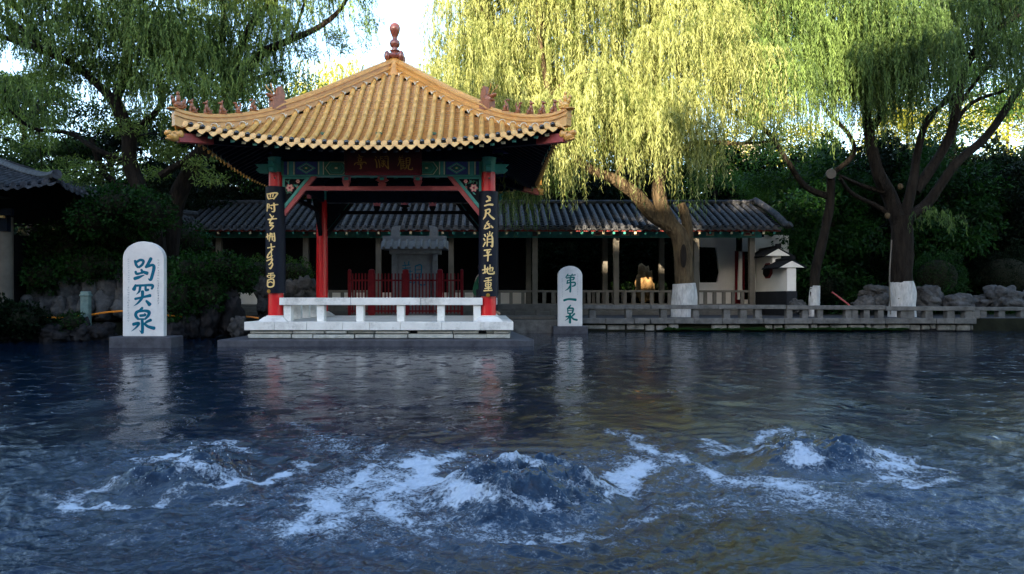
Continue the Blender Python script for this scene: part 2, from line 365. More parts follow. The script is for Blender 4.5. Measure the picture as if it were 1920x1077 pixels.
# side frames: painted beam, slim rail, struts, corner brackets, bench
def ring(mb, r0, r1, n, o, ux, uy, t, rot=0):
    for i in range(n):
        a, b = 2*PI*i/n+rot, 2*PI*(i+1)/n+rot
        mb.prism([(r0*math.cos(a), r0*math.sin(a)), (r1*math.cos(a), r1*math.sin(a)), (r1*math.cos(b), r1*math.sin(b)), (r0*math.cos(b), r0*math.sin(b))], o, ux, uy, t)
for k in range(4):
    T = rotT(k); zb0, zb1 = CAMZ+2.575, CAMZ+2.86; zm = (zb0+zb1)/2
    mb = MB(T); mb.box((0, HS, zm), (2*HS-.28, .2, zb1-zb0)); beam = mb.build('painted_beam', M['green' if k == 0 else 'darkblue'], pav, bevel=.012)  # other sides dark: shade under the roof put into the beam colour
    mb = MB(T); y0 = HS+.101
    UX, UY = (1, 0, 0), (0, 0, 1)
    for sx in (-1, 1):
        def bxp(x, w_, h, mt, dy=0, z=zm): mb.use(M[mt]); mb.box((sx*x, y0+.003+dy, z), (w_, .008, h))
        bxp(2.02, .06, .28, 'blue'); bxp(1.965, .02, .27, 'cream'); bxp(1.9, .08, .28, 'teal'); bxp(1.84, .018, .27, 'cream')
        mb.use(M['blue']); mb.box((sx*1.58, y0+.002, zm), (.46, .006, .27))
        for rr, mt, dd in ((.22, 'cream', .004), (.205, 'teal', .007), (.15, 'cream', .010), (.14, 'blue', .013), (.10, 'green', .016), (.03, 'gold', .02)):
            mb.use(M[mt]); mb.prism([(-rr, 0), (0, -rr*.6), (rr, 0), (0, rr*.6)], (sx*1.58, y0, zm), UX, UY, (0, dd, 0))
        bxp(1.32, .018, .27, 'cream'); bxp(1.27, .07, .28, 'teal'); bxp(1.22, .018, .27, 'cream')
        for rr, mt, dd in ((.24, 'cream', .004), (.225, 'green', .007), (.17, 'teal', .010), (.155, 'green', .013), (.035, 'cream', .017), (.025, 'gold', .02)):
            mb.use(M[mt]); hx = [(-rr, 0), (-rr*.6, -rr*.56), (rr*.6, -rr*.56), (rr, 0), (rr*.6, rr*.56), (-rr*.6, rr*.56)]
            mb.prism(hx, (sx*.95, y0, zm), UX, UY, (0, dd, 0))
        mb.use(M['lilac']); mb.box((sx*.45, y0+.002, zm), (.45, .006, .27))
        for q in range(10):
            px_ = .26+.4*rs.random(); pz = zm+rs.uniform(-.1, .1); rr = rs.uniform(.02, .045)
            mb.use(M[rs.choice(['cream', 'teal', 'cream', 'green'])]); ring(mb, rr*.6, rr, 8, (sx*px_, y0+.006+q*.0007, pz), UX, UY, (0, .003, 0))
    mb.use(M['teal']); mb.box((0, HS+.005, zb0-.012), (2*HS-.34, .215, .02))
    if k == 0: mb.build('beam_painting', None, beam)
    mb = MB(T); mb.box((0, HS, CAMZ+3.0), (2*HS+.1, .17, .2)); ub = mb.build('upper_beam', M['darkblue'], pav, bevel=.01)
    for sx in (-1, 1):
        mb = MB(T); mb.use(M['teal']); mb.prism([(2.25, 0), (2.58, 0), (2.66, .07), (2.6, .12), (2.68, .19), (2.25, .2)] if sx > 0 else [(-2.25, .2), (-2.68, .19), (-2.6, .12), (-2.66, .07), (-2.58, 0), (-2.25, 0)], (0, HS-.05, CAMZ+2.62), UX, UY, (0, .1, 0)); mb.build('beam_end', None, pav)
    for j in range(-2, 3):                           # bracket sets above the beam
        mb = MB(T); x = j*1.125; mb.use(M['darkblue'])
        if abs(j) == 2: x *= .98
        z = CAMZ+3.10; mb.box((x, HS, z+.03), (.2, .2, .06))
        for lv in range(2):
            zz = z+.09+lv*.11
            mb.use(M['blue' if lv % 2 else 'darkblue']); mb.box((x, HS, zz), (.55+.2*lv, .09, .07)); mb.box((x, HS+.12+.1*lv, zz+.002), (.09, .36+.26*lv, .068))
            mb.use(M['green'])
            for q in (-1, 1): mb.box((x+q*(.24+.1*lv), HS, zz+.056), (.11, .12, .04))
            mb.box((x, HS+.28+.2*lv, zz+.056), (.12, .12, .04))
        mb.build('bracket_set', None, pav)
    mb = MB(T); mb.box((0, HS-.02, CAMZ+3.22), (2*HS, .04, .34)); mb.box((0, HS, CAMZ+3.44), (2*HS+.3, .2, .12))
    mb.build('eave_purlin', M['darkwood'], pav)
    zr = CAMZ+2.305
    SR = 'rail_red' if k == 0 else 'darkwood'  # dark timber on the other sides stands in for shade
    mb = MB(T); mb.box((0, HS, zr), (3.6, .09, .09)); mb.build('slim_rail', M[SR], pav, bevel=.008)
    for j in (-1, 0, 1):
        mb = MB(T); x = j*.755; mb.use(M[SR])
        mb.prism([(-.045, 0), (.045, 0), (.095, .11), (.08, .13), (-.08, .13), (-.095, .11)] if j else [(-.07, 0), (.07, 0), (.09, .06), (.04, .075), (.14, .13), (.09, .16), (-.09, .16), (-.14, .13), (-.04, .075), (-.09, .06)], (x, HS-.04, zr+.045), UX, UY, (0, .08, 0))
        mb.use(M['pink']); mb.prism([(-.08, .13), (.08, .13), (.1, .23), (.05, .2), (0, .235), (-.05, .2), (-.1, .23)], (x, HS-.035, zr+.045), UX, UY, (0, .07, 0))
        mb.use(M['teal']); mb.box((x, HS+.045, zr+.2), (.085, .02, .06))
        mb.build('carved_strut', None, pav)
    for sx in (-1, 1):
        mb = MB(T); xo = HS-.15
        def tri(pts, t0, t1, mt): 
            mb.use(M[mt]); pp = [(sx*a, b) for a, b in pts]
            if sx > 0: pp = pp[::-1]
            mb.prism(pp, (0, HS+t0, zb0-.025), UX, UY, (0, t1-t0, 0))
        tri([(xo-.56, 0), (xo, 0), (xo, -.70)], -.03, .03, 'darkwood')
        tri([(xo-.56, .0), (xo, 0), (xo, -.05), (xo-.52, -.05)], .031, .05, 'teal')
        tri([(xo-.05, -.05), (xo, -.05), (xo, -.70), (xo-.05, -.62)], .031, .05, 'teal')
        tri([(xo-.60, 0), (xo-.52, 0), (xo, -.645), (xo, -.74)], .031, .056, 'teal')
        tri([(xo-.72, 0), (xo-.61, 0), (xo, -.76), (xo, -.89)], -.04, .058, SR)
        for q in range(16):
            a = rs.uniform(.07, .36); b = -rs.uniform(.09, .36)
            if a/.5+(-b)/.62 > .98: continue
            mb.use(M[rs.choice(['green', 'teal', 'green'])]); an = rs.uniform(0, PI); dx, dz = math.cos(an)*.05, math.sin(an)*.05
            mb.prism([(-dx, -dz), (dz*.35, -dx*.35), (dx, dz), (-dz*.35, dx*.35)], (sx*(xo-a), HS+.031+q*.0006, zb0-.025+b), UX, UY, (0, .006, 0))
        for (a, b, r_) in ((.16, -.24, .075), (.33, -.1, .04)):
            for i_, (rr, mt) in enumerate(((r_, 'pink'), (r_*.72, 'cream'), (r_*.5, 'pink'), (r_*.2, 'darkred'))):
                mb.use(M[mt]); pol = [(rr*(1+.18*math.cos(6*t))*math.cos(t), rr*(1+.18*math.cos(6*t))*math.sin(t)) for t in np.linspace(0, 2*PI, 25)[:-1]]
                mb.prism(pol, (sx*(xo-a), HS+.04, zb0-.025+b), UX, UY, (0, .01+.004*i_, 0))
        mb.build('corner_bracket', None, pav)
    # bench
    if k != 2:
        bt = FLZ+.50; xs_ = [-1.97, -1.275, -.45, .405, 1.25, 2.01] if k == 0 else [-1.95, -1.2, -.4, .4, 1.2, 1.95]
        mb = MB(T)
        xa = -2.13
        for xb in ((-.63, .83, 2.13) if k == 0 else (-.7, .7, 2.13)):
            mb.box(((xa+xb)/2, HS+.02, bt-.08), (xb-xa-.005, .34, .155)); xa = xb
        bn = mb.build('bench_rail', M['white'], pav, bevel=.012)
        for x in xs_:
            mb = MB(T); mb.box((x, HS+.02, FLZ+.17), (.155, .24, .345)); mb.build('bench_post', M['white'], bn, bevel=.01)
# roof
roofo = MB(); roofo.lathe((PC.x, PC.y, 0), [(.3, CAMZ+5.3), (.2, CAMZ+5.66), (.12, CAMZ+5.78)], 16)
roof = roofo.build('roof', M['ridge_y'], pav, smooth=True)
SP = .211; BX = [i*SP for i in range(-17, 18)]
for k in range(4):
    mb = MB(rotT(k))
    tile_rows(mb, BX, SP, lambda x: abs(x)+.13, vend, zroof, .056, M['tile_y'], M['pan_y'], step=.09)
    # fill rows near the left edge of the first channel
    end_caps(mb, BX, SP, vend, zroof, .056, M['tile_y'])
    mb.use(M['mortar'])
    for x in BX:                                     # scalloped mortar where the rows meet the hip
        for q in (0,):
            v = abs(x)+.10
            if v < vend(x)-.1:
                pts = []
                for t in np.linspace(0, PI, 7): pts.append((x-math.cos(t)*.07, v+.055, zroof(x, v)+math.sin(t)*.075+.01))
                sg = 1 if x > 0 else -1
                x2 = x-sg*SP/2
                if abs(x2) > .05: pts = (pts+[(x2+(.04 if sg < 0 else -.04)*-1, abs(x2)+.15, zroof(x2, abs(x2)+.1)+.03)]) if sg < 0 else ([(x2+.0, abs(x2)+.15, zroof(x2, abs(x2)+.1)+.03)]+pts)
                mb.tube(pts, .0125, 5)
    rf = mb.build('tile_slope', None, roof, smooth=True)
    # underside boards
    mb = MB(rotT(k)); n = 18; m_ = 9; vs = []
    for j in range(m_+1):
        for i in range(n+1):
            s = -1+2*i/n; v = .05+(vend(s*3.6)-.1)*j/m_; x = s*v; vs.append((x, v, zroof(x, v)-.05))
    fs = [(j*(n+1)+i, j*(n+1)+i+1, (j+1)*(n+1)+i+1, (j+1)*(n+1)+i) for j in range(m_) for i in range(n)]
    mb.add(vs, fs); mb.add([(a, b, c-.03) for a, b, c in vs], [f[::-1] for f in fs])
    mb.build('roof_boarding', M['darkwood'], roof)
    mb = MB(rotT(k))                                  # fascia that carries the tiles
    xs = np.linspace(-3.6, 3.6, 37)
    for a, b in zip(xs[:-1], xs[1:]):
        mb.bar((a, vend(a)-.07, zroof(a, vend(a))-.05), (b, vend(b)-.07, zroof(b, vend(b))-.05), .03, .07)
    mb.build('eave_fascia', M['darkwood'], roof)
    stuffm = MB(rotT(k))
    for i, x in enumerate([q*SP for q in range(-16, 17)]):
        ve = vend(x)-.10; z1 = zroof(x, ve)-.125; vi = max(HS-.1, abs(x)*.93); z0 = zroof(x, vi)-.16
        if ve-vi < .12: continue
        mb = MB(rotT(k)) if k == 0 else stuffm
        mb.use(M['darkblue']); mb.bar((x*.97, vi, z0-.02), (x, ve, z1), .08, .08)
        mb.use(M['teal' if i % 2 else 'cream'] if abs(x) > 1.5 else M['darkblue']); mb.bar((x, ve+.001, z1), (x, ve+.012, z1+.0005), .085, .085)
        if k == 0: mb.build('rafter', None, roof)
    if k: stuffm.build('rafters', None, roof, kind='stuff')
    mb = MB(rotT(k))
    for x in BX[:-1]:
        x2 = x+SP/2; v = vend(x2)-.03; z = zroof(x2, v)+.04
        mb.ell((x2, v+.03, z), (.052, .05, .046), 10, 7)
    mb.build('eave_dark_ball', M['bulb'], roof, smooth=True, kind='stuff')  # dark glossy balls along the eave, one between each pair of tile ends
# hip ridges with beasts
def beast(mb, o, fx, fy, s, kind):
    """o: foot point, (fx, fy): the way it looks."""
    f = Vector((fx, fy, 0)); u = Vector((0, 0, 1)); r = f.cross(u)
    def E(a, b, ra, rb, c=0, rc=None, tilt=0):
        Rm = Matrix((f, r, u)).transposed() @ Matrix.Rotation(tilt, 3, 'Y')
        mb.ell(o+f*a*s+u*b*s+r*c*s, (ra*s, (rc or ra)*s, rb*s), 9, 7, Rm)
    E(-.05, .03, .11, .03)
    if kind == 0:       # sitting hound
        E(-.04, .12, .06, .09, tilt=.2); E(.02, .2, .05, .1, tilt=-.15); E(.06, .06, .022, .09, .03); E(.06, .06, .022, .09, -.03); E(.03, .31, .05, .045); E(.09, .3, .035, .022); E(-.0, .36, .015, .035, .03); E(-.0, .36, .015, .035, -.03); E(-.12, .1, .02, .07, tilt=-.6)
    elif kind == 1:     # curled fish / winged horse
        E(-.02, .1, .07, .09); E(.03, .2, .04, .09, tilt=.3); E(.07, .28, .05, .035); E(-.07, .2, .03, .08, tilt=-.6); E(-.1, .27, .02, .06, tilt=.3); E(.12, .29, .02, .012)
    elif kind == 2:     # horse with thrown back mane
        E(-.06, .12, .06, .08); E(.02, .18, .05, .08, tilt=-.4); E(-.03, .27, .035, .08, tilt=-.4); E(.06, .32, .055, .03, tilt=.3); E(.07, .07, .02, .09, .03); E(.05, .07, .02, .09, -.03); E(-.1, .07, .025, .08)
    elif kind == 3:     # immortal riding a hen
        E(-.02, .1, .13, .09, 0, .08); E(.1, .18, .05, .08, tilt=.2); E(.14, .26, .04, .04); E(-.14, .18, .05, .1, tilt=-.5); E(-.01, .25, .055, .1); E(0, .37, .042, .045); E(-.16, .1, .05, .06)
def hipP(dx, dy, u, dz=0): return Vector((PC.x+dx*u, PC.y+dy*u, ridge_z(u)+dz))
for dx, dy in ((-1, -1), (1, -1), (1, 1), (-1, 1)):
    us = list(np.linspace(.12, 3.78, 26))
    side = Vector((dy, -dx, 0)).normalized()
    prof = [(-.10, -.36), (-.10, -.25), (-.135, -.235), (-.135, -.20), (-.085, -.185), (-.085, -.125), (-.12, -.11), (-.12, -.075), (-.075, -.06), (-.07, -.02), (-.04, .0)]
    prof = prof+[(-a, b) for a, b in prof[::-1]]
    mb = MB(); vs = []; n = len(prof)
    for u in us:
        k_ = .72 if u > 2.25 else 1
        lift = .05*max(0, (u-3.4)/.38)**2
        b = hipP(dx, dy, u, lift)
        if u > 2.25: b.z -= .075
        for a, z in prof: vs.append(b+side*a*k_+Vector((0, 0, z*k_ if z > -.3 else z)))
    fs = [(i*n+q, i*n+q+1, (i+1)*n+q+1, (i+1)*n+q) for i in range(len(us)-1) for q in range(n-1)]
    fs += [tuple(range(n)), tuple(range((len(us)-1)*n, len(us)*n))[::-1]]
    mb.add(vs, fs)
    e = hipP(dx, dy, 3.78, 0); fd = Vector((dx, dy, 0)).normalized()
    mb.ell(e+Vector((0, 0, -.062))+fd*.02, (.11, .11, .03)); mb.box(e+Vector((0, 0, -.18))-fd*.06, (.13, .13, .14), rz=PI/4)
    hr = mb.build('hip_ridge', M['ridge_y'], roof, smooth=True)
    if dy < 0:
        kinds = [2, 1, 0, 0, 0]
        for i, u in enumerate((2.62, 2.86, 3.09, 3.31, 3.52)):
            mb = MB(); beast(mb, hipP(dx, dy, u, -.085), dx*.707, dy*.707, .72, kinds[i]); mb.build('ridge_beast', M['terra'], hr, smooth=True)
        mb = MB(); beast(mb, hipP(dx, dy, 3.72, -.05), dx*.707, dy*.707, .82, 3); mb.build('ridge_rider', M['terra' if dx < 0 else 'tile_y'], hr, smooth=True)  # right rider in brighter glaze: warm sunlight put into its colour
    # dragon head
    mb = MB(); o = hipP(dx, dy, 2.22, -.1); f = fd; u_ = Vector((0, 0, 1)); r_ = f.cross(u_)
    Rm = Matrix((f, r_, u_)).transposed()
    mb.box(o+u_*.02, (.3, .19, .2), rz=math.atan2(f.y, f.x))
    mb.ell(o+u_*.14+f*.02, (.15, .08, .12), 12, 9, Rm); mb.ell(o+u_*.2+f*.17, (.11, .06, .045), 10, 7, Rm @ Matrix.Rotation(-.2, 3, 'Y')); mb.ell(o+u_*.12+f*.15, (.08, .05, .025), 10, 7, Rm @ Matrix.Rotation(.3, 3, 'Y'))
    mb.ell(o+u_*.23+f*.09+r_*.05, (.025, .025, .025)); mb.ell(o+u_*.23+f*.09-r_*.05, (.025, .025, .025))
    mb.prism([(-.1, .1), (.04, .1), (.055, .3), (.02, .42), (-.03, .45), (-.08, .38), (-.12, .25)], o-r_*.055+f*(-.03), f, u_, r_*.11)
    dh = mb.build('dragon_head', M['terra'], hr, smooth=True)
    mb = MB()
    for q in (-1, 1): mb.tube(cr([o+u_*.24+f*.08+r_*.04*q, o+u_*.32+f*.13+r_*.06*q, o+u_*.38+f*.2+r_*.09*q, o+u_*.44+f*.21+r_*.1*q]), [.012]*13, 5)
    mb.use(M['ridge_y'])
    me_ = mb.build('horns', None, hr, smooth=True)
    # corner beam with dragon end
    mb = MB(); a = Vector((PC.x+dx*2.1, PC.y+dy*2.1, CAMZ+3.25)); b = Vector((PC.x+dx*3.72, PC.y+dy*3.72, CAMZ+3.06))
    mb.use(M['darkblue']); mb.bar(a, a.lerp(b, .7), .14, .17); mb.use(M['rail_red']); mb.bar(a.lerp(b, .7), b, .145, .175); cb = mb.build('corner_beam', None, pav, bevel=.01)
    mb = MB(); mb.ell(b+fd*.08+u_*.02, (.14, .085, .1), 12, 9, Rm); mb.ell(b+fd*.18+u_*.07, (.08, .07, .06), 12, 9, Rm); mb.ell(b+fd*.02+u_*.06, (.1, .09, .08), 12, 9, Rm); mb.ell(b+fd*.14-u_*.04, (.1, .05, .03), 10, 7, Rm)
    for q in (-1, 1): mb.ell(b+fd*.1+u_*.08+r_*.07*q, (.022, .022, .022)); mb.ell(b-fd*.03+u_*.07+r_*.08*q, (.06, .02, .07), 8, 6, Rm)
    mb.build('dragon_end', M['ridge_y'], cb, smooth=True)
# finial
mb = MB(); z0 = CAMZ+5.76
mb.lathe((PC.x, PC.y, z0), [(.12, -.03), (.19, .0), (.21, .05), (.17, .11), (.1, .14), (.085, .17), (.12, .19), (.12, .205), (.07, .23), (.065, .27), (.11, .31), (.125, .37), (.11, .43), (.06, .47), (.055, .5), (.07, .55), (.1, .62), (.125, .7), (.128, .76), (.105, .82), (.06, .86), (.01, .875)], 24)
for dx, dy in ((-1, -1), (1, -1), (1, 1), (-1, 1)):
    mb.ell((PC.x+dx*.17, PC.y+dy*.17, z0+.03), (.07, .07, .12))
mb.build('finial', M['finial'], roof, smooth=True)
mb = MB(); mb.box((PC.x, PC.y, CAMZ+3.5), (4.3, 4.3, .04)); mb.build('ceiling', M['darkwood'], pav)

# ---------------------------------------------------------------- brush writing
def stroke(mb, pts, w, mp, lift, base=0.0, n=5):
    """pts: (x, y) list in drawing px; w: width or list. mp(x, y, h) -> world; ribbon raised by lift with skirts."""
    if not hasattr(w, '__len__'): w = [w*.9]+[w]*(max(0, len(pts)-2))+[w*.85]
    q = cr([(p[0], p[1], ww) for p, ww in zip(pts, w)], n)
    L = []; R_ = []
    m = len(q)
    for i, a in enumerate(q):
        t = (q[min(i+1, m-1)]-q[max(i-1, 0)]); t.z = 0
        if t.length < 1e-6: t = Vector((1, 0, 0))
        t.normalize(); nn = Vector((-t.y, t.x, 0)); hw = max(a.z, .4)/2
        if i == 0:
            for f, g in ((-.95, .25), (-.75, .7)):
                c_ = a+t*f*hw*.7; L.append(c_+nn*hw*g); R_.append(c_-nn*hw*g)
        L.append(a+nn*hw); R_.append(a-nn*hw)
        if i == m-1:
            for f, g in ((.75, .7), (.95, .25)):
                c_ = a+t*f*hw*.7; L.append(c_+nn*hw*g); R_.append(c_-nn*hw*g)
    vs = []; k = len(L)
    for a, b in zip(L, R_): vs += [mp(a.x, a.y, lift), mp(b.x, b.y, lift)]
    for a, b in zip(L, R_): vs += [mp(a.x, a.y, base), mp(b.x, b.y, base)]
    fs = []
    for i in range(k-1):
        fs.append((2*i, 2*i+1, 2*i+3, 2*i+2))
        fs.append((2*i, 2*i+2, 2*k+2*i+2, 2*k+2*i)); fs.append((2*i+1, 2*k+2*i+1, 2*k+2*i+3, 2*i+3))
    fs += [(0, 2*k, 2*k+1, 1), (2*k-2, 2*k-1, 4*k-1, 4*k-2)]
    mb.add(vs, fs)
def write(mb, strokes, mp, lift, dl):
    for i, (pts, w_) in enumerate(strokes): stroke(mb, pts, w_, mp, lift+i*dl)
BAO = [([(160, 222), (172, 265), (192, 292)], 25), ([(172, 240), (215, 215), (250, 226), (238, 262), (202, 292)], 24), ([(228, 318), (240, 345), (222, 352)], 24), ([(166, 338), (182, 362), (248, 345)], [22, 24, 14]), ([(155, 412), (200, 398), (258, 374)], [30, 28, 8]), ([(250, 342), (290, 356)], [26, 34]),
       ([(330, 198), (305, 245), (276, 292)], [30, 28, 24]), ([(290, 285), (345, 268), (362, 292), (348, 360), (326, 424), (300, 412)], [24, 24, 30, 28, 26, 6])]
TU = [([(168, 480), (148, 528)], [20, 36]), ([(160, 488), (250, 484), (345, 484), (338, 522)], [22, 22, 26, 20]), ([(216, 496), (205, 548), (174, 580)], [24, 20, 4]), ([(272, 498), (276, 534), (302, 530)], [20, 24, 22]), ([(162, 628), (240, 610), (322, 592)], [24, 20, 30]), ([(240, 548), (236, 612), (195, 668), (146, 704)], [30, 26, 18, 3]), ([(280, 648), (316, 688)], [20, 36])]
QUAN = [([(238, 722), (212, 752), (176, 772), (168, 805), (194, 842)], [22, 26, 28, 28, 22]), ([(205, 762), (262, 754), (308, 768), (300, 806), (268, 842)], [20, 24, 32, 26, 18]), ([(216, 806), (268, 800), (262, 784)], [26, 22, 12]), ([(196, 842), (270, 842)], 18), ([(236, 848), (240, 930), (238, 988)], [24, 28, 26]), ([(236, 990), (208, 962)], [22, 4]), ([(142, 898), (200, 886), (178, 926), (122, 972)], [30, 26, 18, 3]), ([(328, 852), (285, 872), (258, 898)], [28, 22, 14]), ([(256, 888), (300, 922), (364, 940)], [20, 26, 32])]
DI = [([(390, 204), (364, 242)], 12), ([(372, 226), (418, 222)], 12), ([(438, 204), (416, 240)], 12), ([(428, 220), (472, 214)], 13), ([(372, 250), (454, 242), (448, 268)], 15), ([(384, 276), (450, 268)], 12), ([(384, 276), (378, 312)], 14), ([(378, 306), (462, 298), (466, 330), (438, 342)], 15), ([(414, 242), (418, 330), (414, 406)], [16, 18, 18]), ([(412, 338), (388, 372), (356, 390)], [15, 13, 4])]
YI = [([(344, 500), (400, 486), (476, 494)], [22, 20, 26])]
QU2 = [([(418, 554), (392, 588)], [12, 18]), ([(384, 588), (388, 640)], 14), ([(392, 590), (446, 592), (436, 642)], [14, 18, 16]), ([(392, 614), (436, 612)], 9), ([(386, 646), (436, 646)], 13), ([(412, 650), (412, 752)], [20, 22]), ([(412, 752), (396, 738)], [16, 4]), ([(366, 684), (402, 680), (386, 706), (356, 728)], [14, 16, 12, 3]), ([(462, 650), (426, 686)], [18, 13]), ([(424, 684), (450, 710), (490, 720)], [14, 18, 20])]
TING = [([(358, 225), (384, 258)], 22), ([(330, 276), (442, 264)], 15), ([(350, 300), (346, 352)], 14), ([(350, 302), (406, 302), (400, 352)], 15), ([(348, 352), (402, 350)], 13), ([(268, 425), (292, 388), (385, 378), (480, 374), (504, 404)], [20, 16, 14, 18, 16]), ([(330, 412), (432, 404)], 17), ([(388, 412), (400, 490), (366, 500)], [18, 22, 8])]
LAN = [([(692, 262), (715, 285)], 18), ([(684, 312), (710, 380), (714, 478)], [22, 20, 26]), ([(750, 318), (768, 400), (772, 476)], [18, 20, 24]), ([(785, 262), (788, 330)], 14), ([(788, 268), (846, 264)], 12), ([(788, 300), (842, 296)], 10), ([(870, 266), (940, 262), (938, 400), (948, 508)], [14, 16, 22, 14]), ([(872, 296), (930, 292)], 10), ([(806, 342), (884, 336)], 12), ([(846, 318), (846, 440), (820, 462)], [12, 14, 8]), ([(818, 362), (876, 358), (874, 398), (820, 402), (818, 362)], 10), ([(802, 424), (826, 452)], 13), ([(866, 414), (906, 458), (944, 504)], [12, 18, 14])]
GUAN = [([(1148, 292), (1240, 282)], 12), ([(1172, 250), (1184, 300)], 12), ([(1226, 238), (1216, 290)], 12), ([(1150, 326), (1246, 316)], 13), ([(1186, 312), (1164, 378), (1130, 446)], [14, 14, 10]), ([(1196, 346), (1196, 516)], 14), ([(1216, 362), (1270, 356)], 10), ([(1212, 402), (1272, 396)], 10), ([(1212, 442), (1272, 436)], 10), ([(1206, 492), (1284, 482)], 12), ([(1240, 340), (1240, 488)], 11), ([(1302, 296), (1300, 430)], 14), ([(1300, 298), (1376, 288), (1368, 430)], 16), ([(1302, 342), (1366, 338)], 10), ([(1302, 384), (1366, 380)], 10), ([(1300, 430), (1368, 424)], 11), ([(1318, 434), (1302, 480), (1266, 514)], [16, 14, 6]), ([(1350, 434), (1346, 508), (1424, 512), (1420, 474)], [16, 18, 18, 8])]
CL = [([(55, 132), (60, 160), (70, 174)], 8), ([(58, 136), (126, 128), (120, 150), (104, 174)], 8), ([(82, 134), (80, 160)], 7), ([(102, 134), (98, 156)], 7), ([(68, 172), (106, 168)], 6),
      ([(58, 208), (54, 262)], 7), ([(58, 210), (72, 214), (70, 242)], 6), ([(58, 232), (74, 232)], 5), ([(84, 222), (132, 214)], 8), ([(106, 205), (110, 262), (92, 268)], [8, 9, 4]), ([(84, 238), (92, 248)], 7),
      ([(76, 286), (94, 312)], [4, 8]), ([(104, 300), (78, 336)], 7), ([(62, 326), (124, 320)], 8), ([(96, 318), (74, 352), (102, 352), (76, 372), (104, 374), (82, 402)], 7),
      ([(58, 432), (62, 474)], 7), ([(46, 456), (76, 444)], 7), ([(82, 428), (72, 488)], [8, 4]), ([(92, 430), (96, 480)], 7), ([(108, 428), (112, 486), (102, 482)], [7, 8, 3]), ([(84, 456), (108, 452)], 5),
      ([(86, 508), (90, 560)], 7), ([(60, 538), (112, 528)], 7), ([(98, 548), (64, 588), (58, 612), (96, 596)], [7, 8, 7, 5]), ([(88, 560), (90, 640)], 6), ([(52, 634), (96, 620), (84, 650), (68, 664)], 7), ([(86, 640), (98, 660), (82, 692), (72, 684)], [5, 7, 8, 3]),
      ([(66, 730), (104, 726)], 6), ([(84, 728), (84, 766)], 5), ([(58, 754), (60, 744), (110, 742), (104, 760)], 6), ([(66, 758), (76, 760)], 5), ([(92, 756), (102, 758)], 5), ([(62, 778), (102, 772), (102, 822), (62, 826), (60, 780)], 8), ([(62, 802), (80, 790), (100, 800)], 6)]
CRt = [([(88, 152), (106, 166), (98, 176)], [8, 15, 6]), ([(82, 192), (110, 182)], 10), ([(70, 224), (96, 216), (126, 216)], [8, 9, 13]),
       ([(74, 258), (106, 250), (102, 276), (82, 280)], 8), ([(80, 260), (76, 298), (60, 324)], [8, 9, 3]), ([(92, 276), (112, 302), (136, 322)], [5, 9, 11]),
       ([(98, 338), (84, 356), (104, 360)], [5, 8, 8]), ([(78, 368), (66, 396)], [9, 4]), ([(92, 364), (106, 384), (74, 396)], 8), ([(114, 370), (126, 386)], [5, 10]),
       ([(70, 438), (76, 452)], 8), ([(64, 468), (72, 482)], 8), ([(76, 496), (60, 528)], [8, 4]), ([(106, 416), (106, 448)], 7), ([(90, 430), (96, 446)], 6), ([(126, 424), (116, 446)], 6), ([(90, 454), (88, 524)], 8), ([(90, 454), (122, 450), (124, 526), (112, 520)], [6, 8, 9, 4]), ([(92, 474), (120, 472)], 6), ([(92, 496), (120, 494)], 6),
       ([(68, 556), (114, 550)], 8), ([(84, 566), (88, 580)], 6), ([(106, 562), (98, 580)], 6), ([(66, 598), (118, 588)], 8), ([(92, 556), (94, 600), (92, 636)], [6, 8, 7]),
       ([(72, 668), (72, 726)], 8), ([(56, 702), (86, 694)], 7), ([(60, 728), (86, 714)], [7, 4]), ([(92, 682), (92, 726), (132, 730), (136, 714)], [6, 8, 9, 4]), ([(84, 704), (126, 684), (122, 712)], 7), ([(108, 664), (108, 714)], 6),
       ([(78, 766), (116, 758)], 7), ([(68, 786), (118, 778)], 8), ([(95, 764), (96, 852)], 7), ([(78, 800), (112, 796), (110, 826), (80, 828), (78, 800)], 6), ([(80, 814), (110, 811)], 5), ([(72, 842), (118, 838)], 7), ([(66, 858), (122, 854)], 8)]
def disc(mb, c, r, mp, lift, base=0):
    pts = [(c[0]+r*math.cos(t), c[1]+r*math.sin(t)) for t in np.linspace(0, 2*PI, 15)[:-1]]; k = len(pts)
    mb.add([mp(x, y, lift) for x, y in pts]+[mp(x, y, base) for x, y in pts], [tuple(range(k))]+[(i, (i+1) % k, k+(i+1) % k, k+i) for i in range(k)])
# name plaque
PD = 15.25; tilt = .16
pq = empty('name_plaque', P(719, 328, PD), 'dark red name plaque with three gold characters hanging under the golden eave', 'sign')
pl0 = P(719, 328, PD); uxx = Vector((1, 0, 0)); uyy = Vector((0, -math.sin(tilt), math.cos(tilt))); nn_ = Vector((0, -math.cos(tilt), -math.sin(tilt)))
mb = MB(); W_ = 71/F*PD; H_ = 47/F*PD
mb.prism([(-W_, 0), (W_, 0), (W_, H_), (-W_, H_)], pl0, uxx, uyy, -nn_*.05)
bd = mb.build('board', M['plaque'], pq)
mb = MB()
for (a, b) in (((-W_, 0), (W_, 0)), ((-W_, H_), (W_, H_)), ((-W_, 0), (-W_, H_)), ((W_, 0), (W_, H_))):
    mb.bar(pl0+uxx*a[0]+uyy*a[1]+nn_*.012, pl0+uxx*b[0]+uyy*b[1]+nn_*.012, .035, .03, up=nn_)
mb.build('frame', M['plaque'], pq, bevel=.006)
def mp_pl(x, y, h):
    px, py = 640+x/10.667, 270+y/10.667
    return pl0+uxx*((px-719)/F*PD)+uyy*((328-py)/F*PD)+nn_*h
for ch in (TING, LAN, GUAN):
    mb = MB()
    for i0, s_ in enumerate(ch): stroke(mb, s_[0], s_[1], mp_pl, .008+i0*.0002)
    mb.build('gold_character', M['oldgold'], pq)
